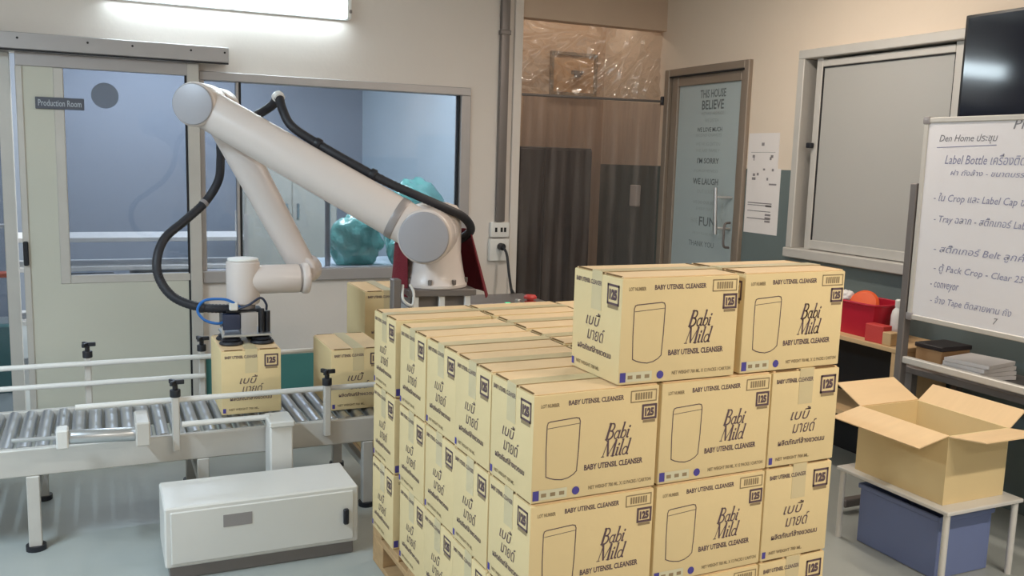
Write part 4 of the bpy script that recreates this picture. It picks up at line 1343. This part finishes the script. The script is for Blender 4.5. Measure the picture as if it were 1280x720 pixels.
def basket_wall(bmx):
    rings = []
    hx, hy, h = 0.115, 0.145, 0.165
    for (sc_, z) in ((0.86, 0.0), (1.0, h), (0.97, h), (0.84, 0.006)):
        ring = []
        for k in range(32):
            a = 2 * PI * k / 32
            ca, sa = math.cos(a), math.sin(a)
            q = 1.0 / (abs(ca) ** 6 + abs(sa) ** 6) ** (1 / 6)
            ring.append(bmx.verts.new((hx * sc_ * ca * q, hy * sc_ * sa * q, z)))
        rings.append(ring)
    for a_, b_ in zip(rings[:-1], rings[1:]):
        for k in range(32):
            bmx.faces.new((a_[k], a_[(k + 1) % 32], b_[(k + 1) % 32], b_[k]))
    bmx.faces.new(rings[0])
    bmx.faces.new(rings[-1])


basket_wall(b)
part('bowl', b, 'red_plastic', bk, local=True)
b = nb()
add_tube(b, [(0.119 * math.cos(a) / (abs(math.cos(a)) ** 6 + abs(math.sin(a)) ** 6) ** (1 / 6), 0.149 * math.sin(a) / (abs(math.cos(a)) ** 6 + abs(math.sin(a)) ** 6) ** (1 / 6), 0.163) for a in [2 * PI * k / 32 for k in range(33)]], 0.006, 8, 1)
part('rim', b, 'red_plastic', bk, local=True)
bm = nb()
add_lathe(bm, [(0.0, 0), (0.066, 0.004), (0.072, 0.012), (0.072, 0.024), (0.06, 0.034), (0.0, 0.036)], (0, 0, 0), 28,
          Matrix.Translation((3.45, 3.30, 0.835)) @ Matrix.Rotation(math.radians(-58), 4, 'Y') @ Matrix.Rotation(0.4, 4, 'X'))
single('orange_lid', bm, 'orange_plastic', 'orange round lid leaning in the red basket', 'lid', (3.44, 3.345, 0.80))
blob('white_rag', (3.42, 3.395, 0.868), (0.04, 0.04, 0.03), 'paper_white', 'white crumpled rag in the red basket', 'rag', 2.2)
t = thing('small_box', 'small pink and tan cardboard box before the basket', 'box', (3.345, 3.10, sz))
bm = nb(); add_box(bm, (3.345, 3.105, sz + 0.0425), (0.06, 0.105, 0.084), 0.05, 0.003); part('body', bm, 'pink_red', t)
bm = nb(); add_box(bm, (3.345, 3.028, sz + 0.031), (0.06, 0.05, 0.061), 0.05, 0.003); part('end_panel', bm, 'plywood', t)
t = thing('spray_bottle', 'slim white bottle at the end of the plywood shelf', 'bottle', (3.455, 3.098, sz))
bm = nb(); add_lathe(bm, [(0.028, 0), (0.031, 0.006), (0.031, 0.12), (0.026, 0.145), (0.014, 0.16), (0.013, 0.165)], (3.455, 3.098, sz + 0.0005), 24); part('bottle', bm, 'white_plastic', t)
bm = nb(); add_lathe(bm, [(0.0165, 0), (0.017, 0.03), (0.012, 0.036), (0.0, 0.037)], (3.455, 3.098, sz + 0.1655), 20); part('cap', bm, 'steel_white', t)
bm = nb(); add_lathe(bm, [(0.0315, 0), (0.0315, 0.06)], (3.455, 3.098, sz + 0.03), 24); part('label', bm, 'paper_white', t)

# low bench under the television with boxes
t = thing('low_bench', 'grey steel bench behind the whiteboard', 'bench', (3.48, 2.4, 0))
bm = nb(); span(bm, 3.30, 3.66, 1.75, 2.92, 0.60, 0.63, 0.003); part('bench_top', bm, 'steel_grey', t)
for x in (3.33, 3.63):
    for y in (1.79, 2.88):
        bm = nb(); span(bm, x - 0.018, x + 0.018, y - 0.018, y + 0.018, 0, 0.60); part('leg', bm, 'steel_grey', t)
t = thing('brown_box', 'brown lidded box on the bench beside the whiteboard leg', 'box', (3.45, 2.83, 0.63))
bm = nb(); span(bm, 3.37, 3.55, 2.765, 2.905, 0.6305, 0.715, 0.003); part('body', bm, 'kraft_brown', t)
bm = nb(); span(bm, 3.365, 3.555, 2.76, 2.91, 0.715, 0.735, 0.003); part('lid', bm, 'dark_brown', t)
t = thing('paper_stack', 'loose stack of white sheets on the bench', 'paper', (3.46, 2.66, 0.63))
for k in range(4):
    b = nb(); add_box(b, (3.46, 2.645, 0.6405 + 0.018 * k), (0.21, 0.20, 0.0165), 0.12 * k - 0.2, 0.001); part('sheet_bundle', b, 'paper_white', t)

# small trolley with an open carton in front of the whiteboard
t = thing('side_table', 'low white framed table under the open carton', 'table', (2.95, 2.42, 0))
bm = nb(); span(bm, 2.72, 3.12, 2.14, 2.68, 0.285, 0.30, 0.003); part('table_top', bm, 'steel_white', t)
for x in (2.74, 3.10):
    for y in (2.16, 2.66):
        bm = nb(); add_cyl(bm, (x, y, 0), (x, y, 0.285), 0.012, n=12); part('leg', bm, 'steel_white', t)
oc = thing('open_carton', 'open cardboard carton with raised flaps below the whiteboard', 'carton', (2.92, 2.42, 0.3005))
bx0, bx1, by0, by1, bz0, bz1 = 2.76, 3.08, 2.20, 2.62, 0.3005, 0.56
for nm, a in (('side_wall', (bx0, bx0 + 0.006, by0, by1, bz0, bz1)), ('side_wall', (bx1 - 0.006, bx1, by0, by1, bz0, bz1)),
              ('side_wall', (bx0 + 0.006, bx1 - 0.006, by0, by0 + 0.006, bz0, bz1)), ('side_wall', (bx0 + 0.006, bx1 - 0.006, by1 - 0.006, by1, bz0, bz1)),
              ('bottom', (bx0 + 0.006, bx1 - 0.006, by0 + 0.006, by1 - 0.006, bz0, bz0 + 0.006))):
    bm = nb(); span(bm, *a); part(nm, bm, 'cardboard', oc)


def flap(p0, p1, out, ang, w):
    p0 = Vector(p0); p1 = Vector(p1); out = Vector(out)
    d = out * math.cos(ang) + Vector((0, 0, 1)) * math.sin(ang)
    n_ = (p1 - p0).normalized().cross(d).normalized() * 0.004
    b = nb()
    q = [p0, p1, p1 + d * w, p0 + d * w]
    lo_ = [b.verts.new(v) for v in q]
    hi_ = [b.verts.new(v + n_) for v in q]
    b.faces.new(lo_); b.faces.new(list(reversed(hi_)))
    for i in range(4):
        b.faces.new((lo_[i], lo_[(i + 1) % 4], hi_[(i + 1) % 4], hi_[i]))
    part('flap', b, 'cardboard_top', oc)


flap((bx0, by0, bz1), (bx0, by1, bz1), (-1, 0, 0), math.radians(-12), 0.15)
flap((bx1, by0, bz1), (bx1, by1, bz1), (1, 0, 0), math.radians(38), 0.10)
flap((bx0, by1, bz1), (bx1, by1, bz1), (0, 1, 0), math.radians(25), 0.15)
flap((bx0, by0, bz1), (bx1, by0, bz1), (0, -1, 0), math.radians(8), 0.15)
t = thing('blue_crate', 'pale blue plastic crate under the low table', 'crate', (2.92, 2.42, 0))
for nm, a in (('side_wall', (2.78, 2.79, 2.22, 2.60, 0.002, 0.24)), ('side_wall', (3.05, 3.06, 2.22, 2.60, 0.002, 0.24)),
              ('side_wall', (2.79, 3.05, 2.22, 2.23, 0.002, 0.24)), ('side_wall', (2.79, 3.05, 2.59, 2.60, 0.002, 0.24)), ('bottom', (2.79, 3.05, 2.23, 2.59, 0.002, 0.012))):
    bm = nb(); span(bm, *a, 0.002); part(nm, bm, 'blue_crate', t)
bm = nb()
for a in ((2.772, 3.068, 2.212, 2.222), (2.772, 3.068, 2.598, 2.608), (2.772, 2.782, 2.222, 2.598), (3.058, 3.068, 2.222, 2.598)):
    span(bm, a[0], a[1], a[2], a[3], 0.225, 0.245, 0.003)
part('rim', bm, 'blue_crate', t)
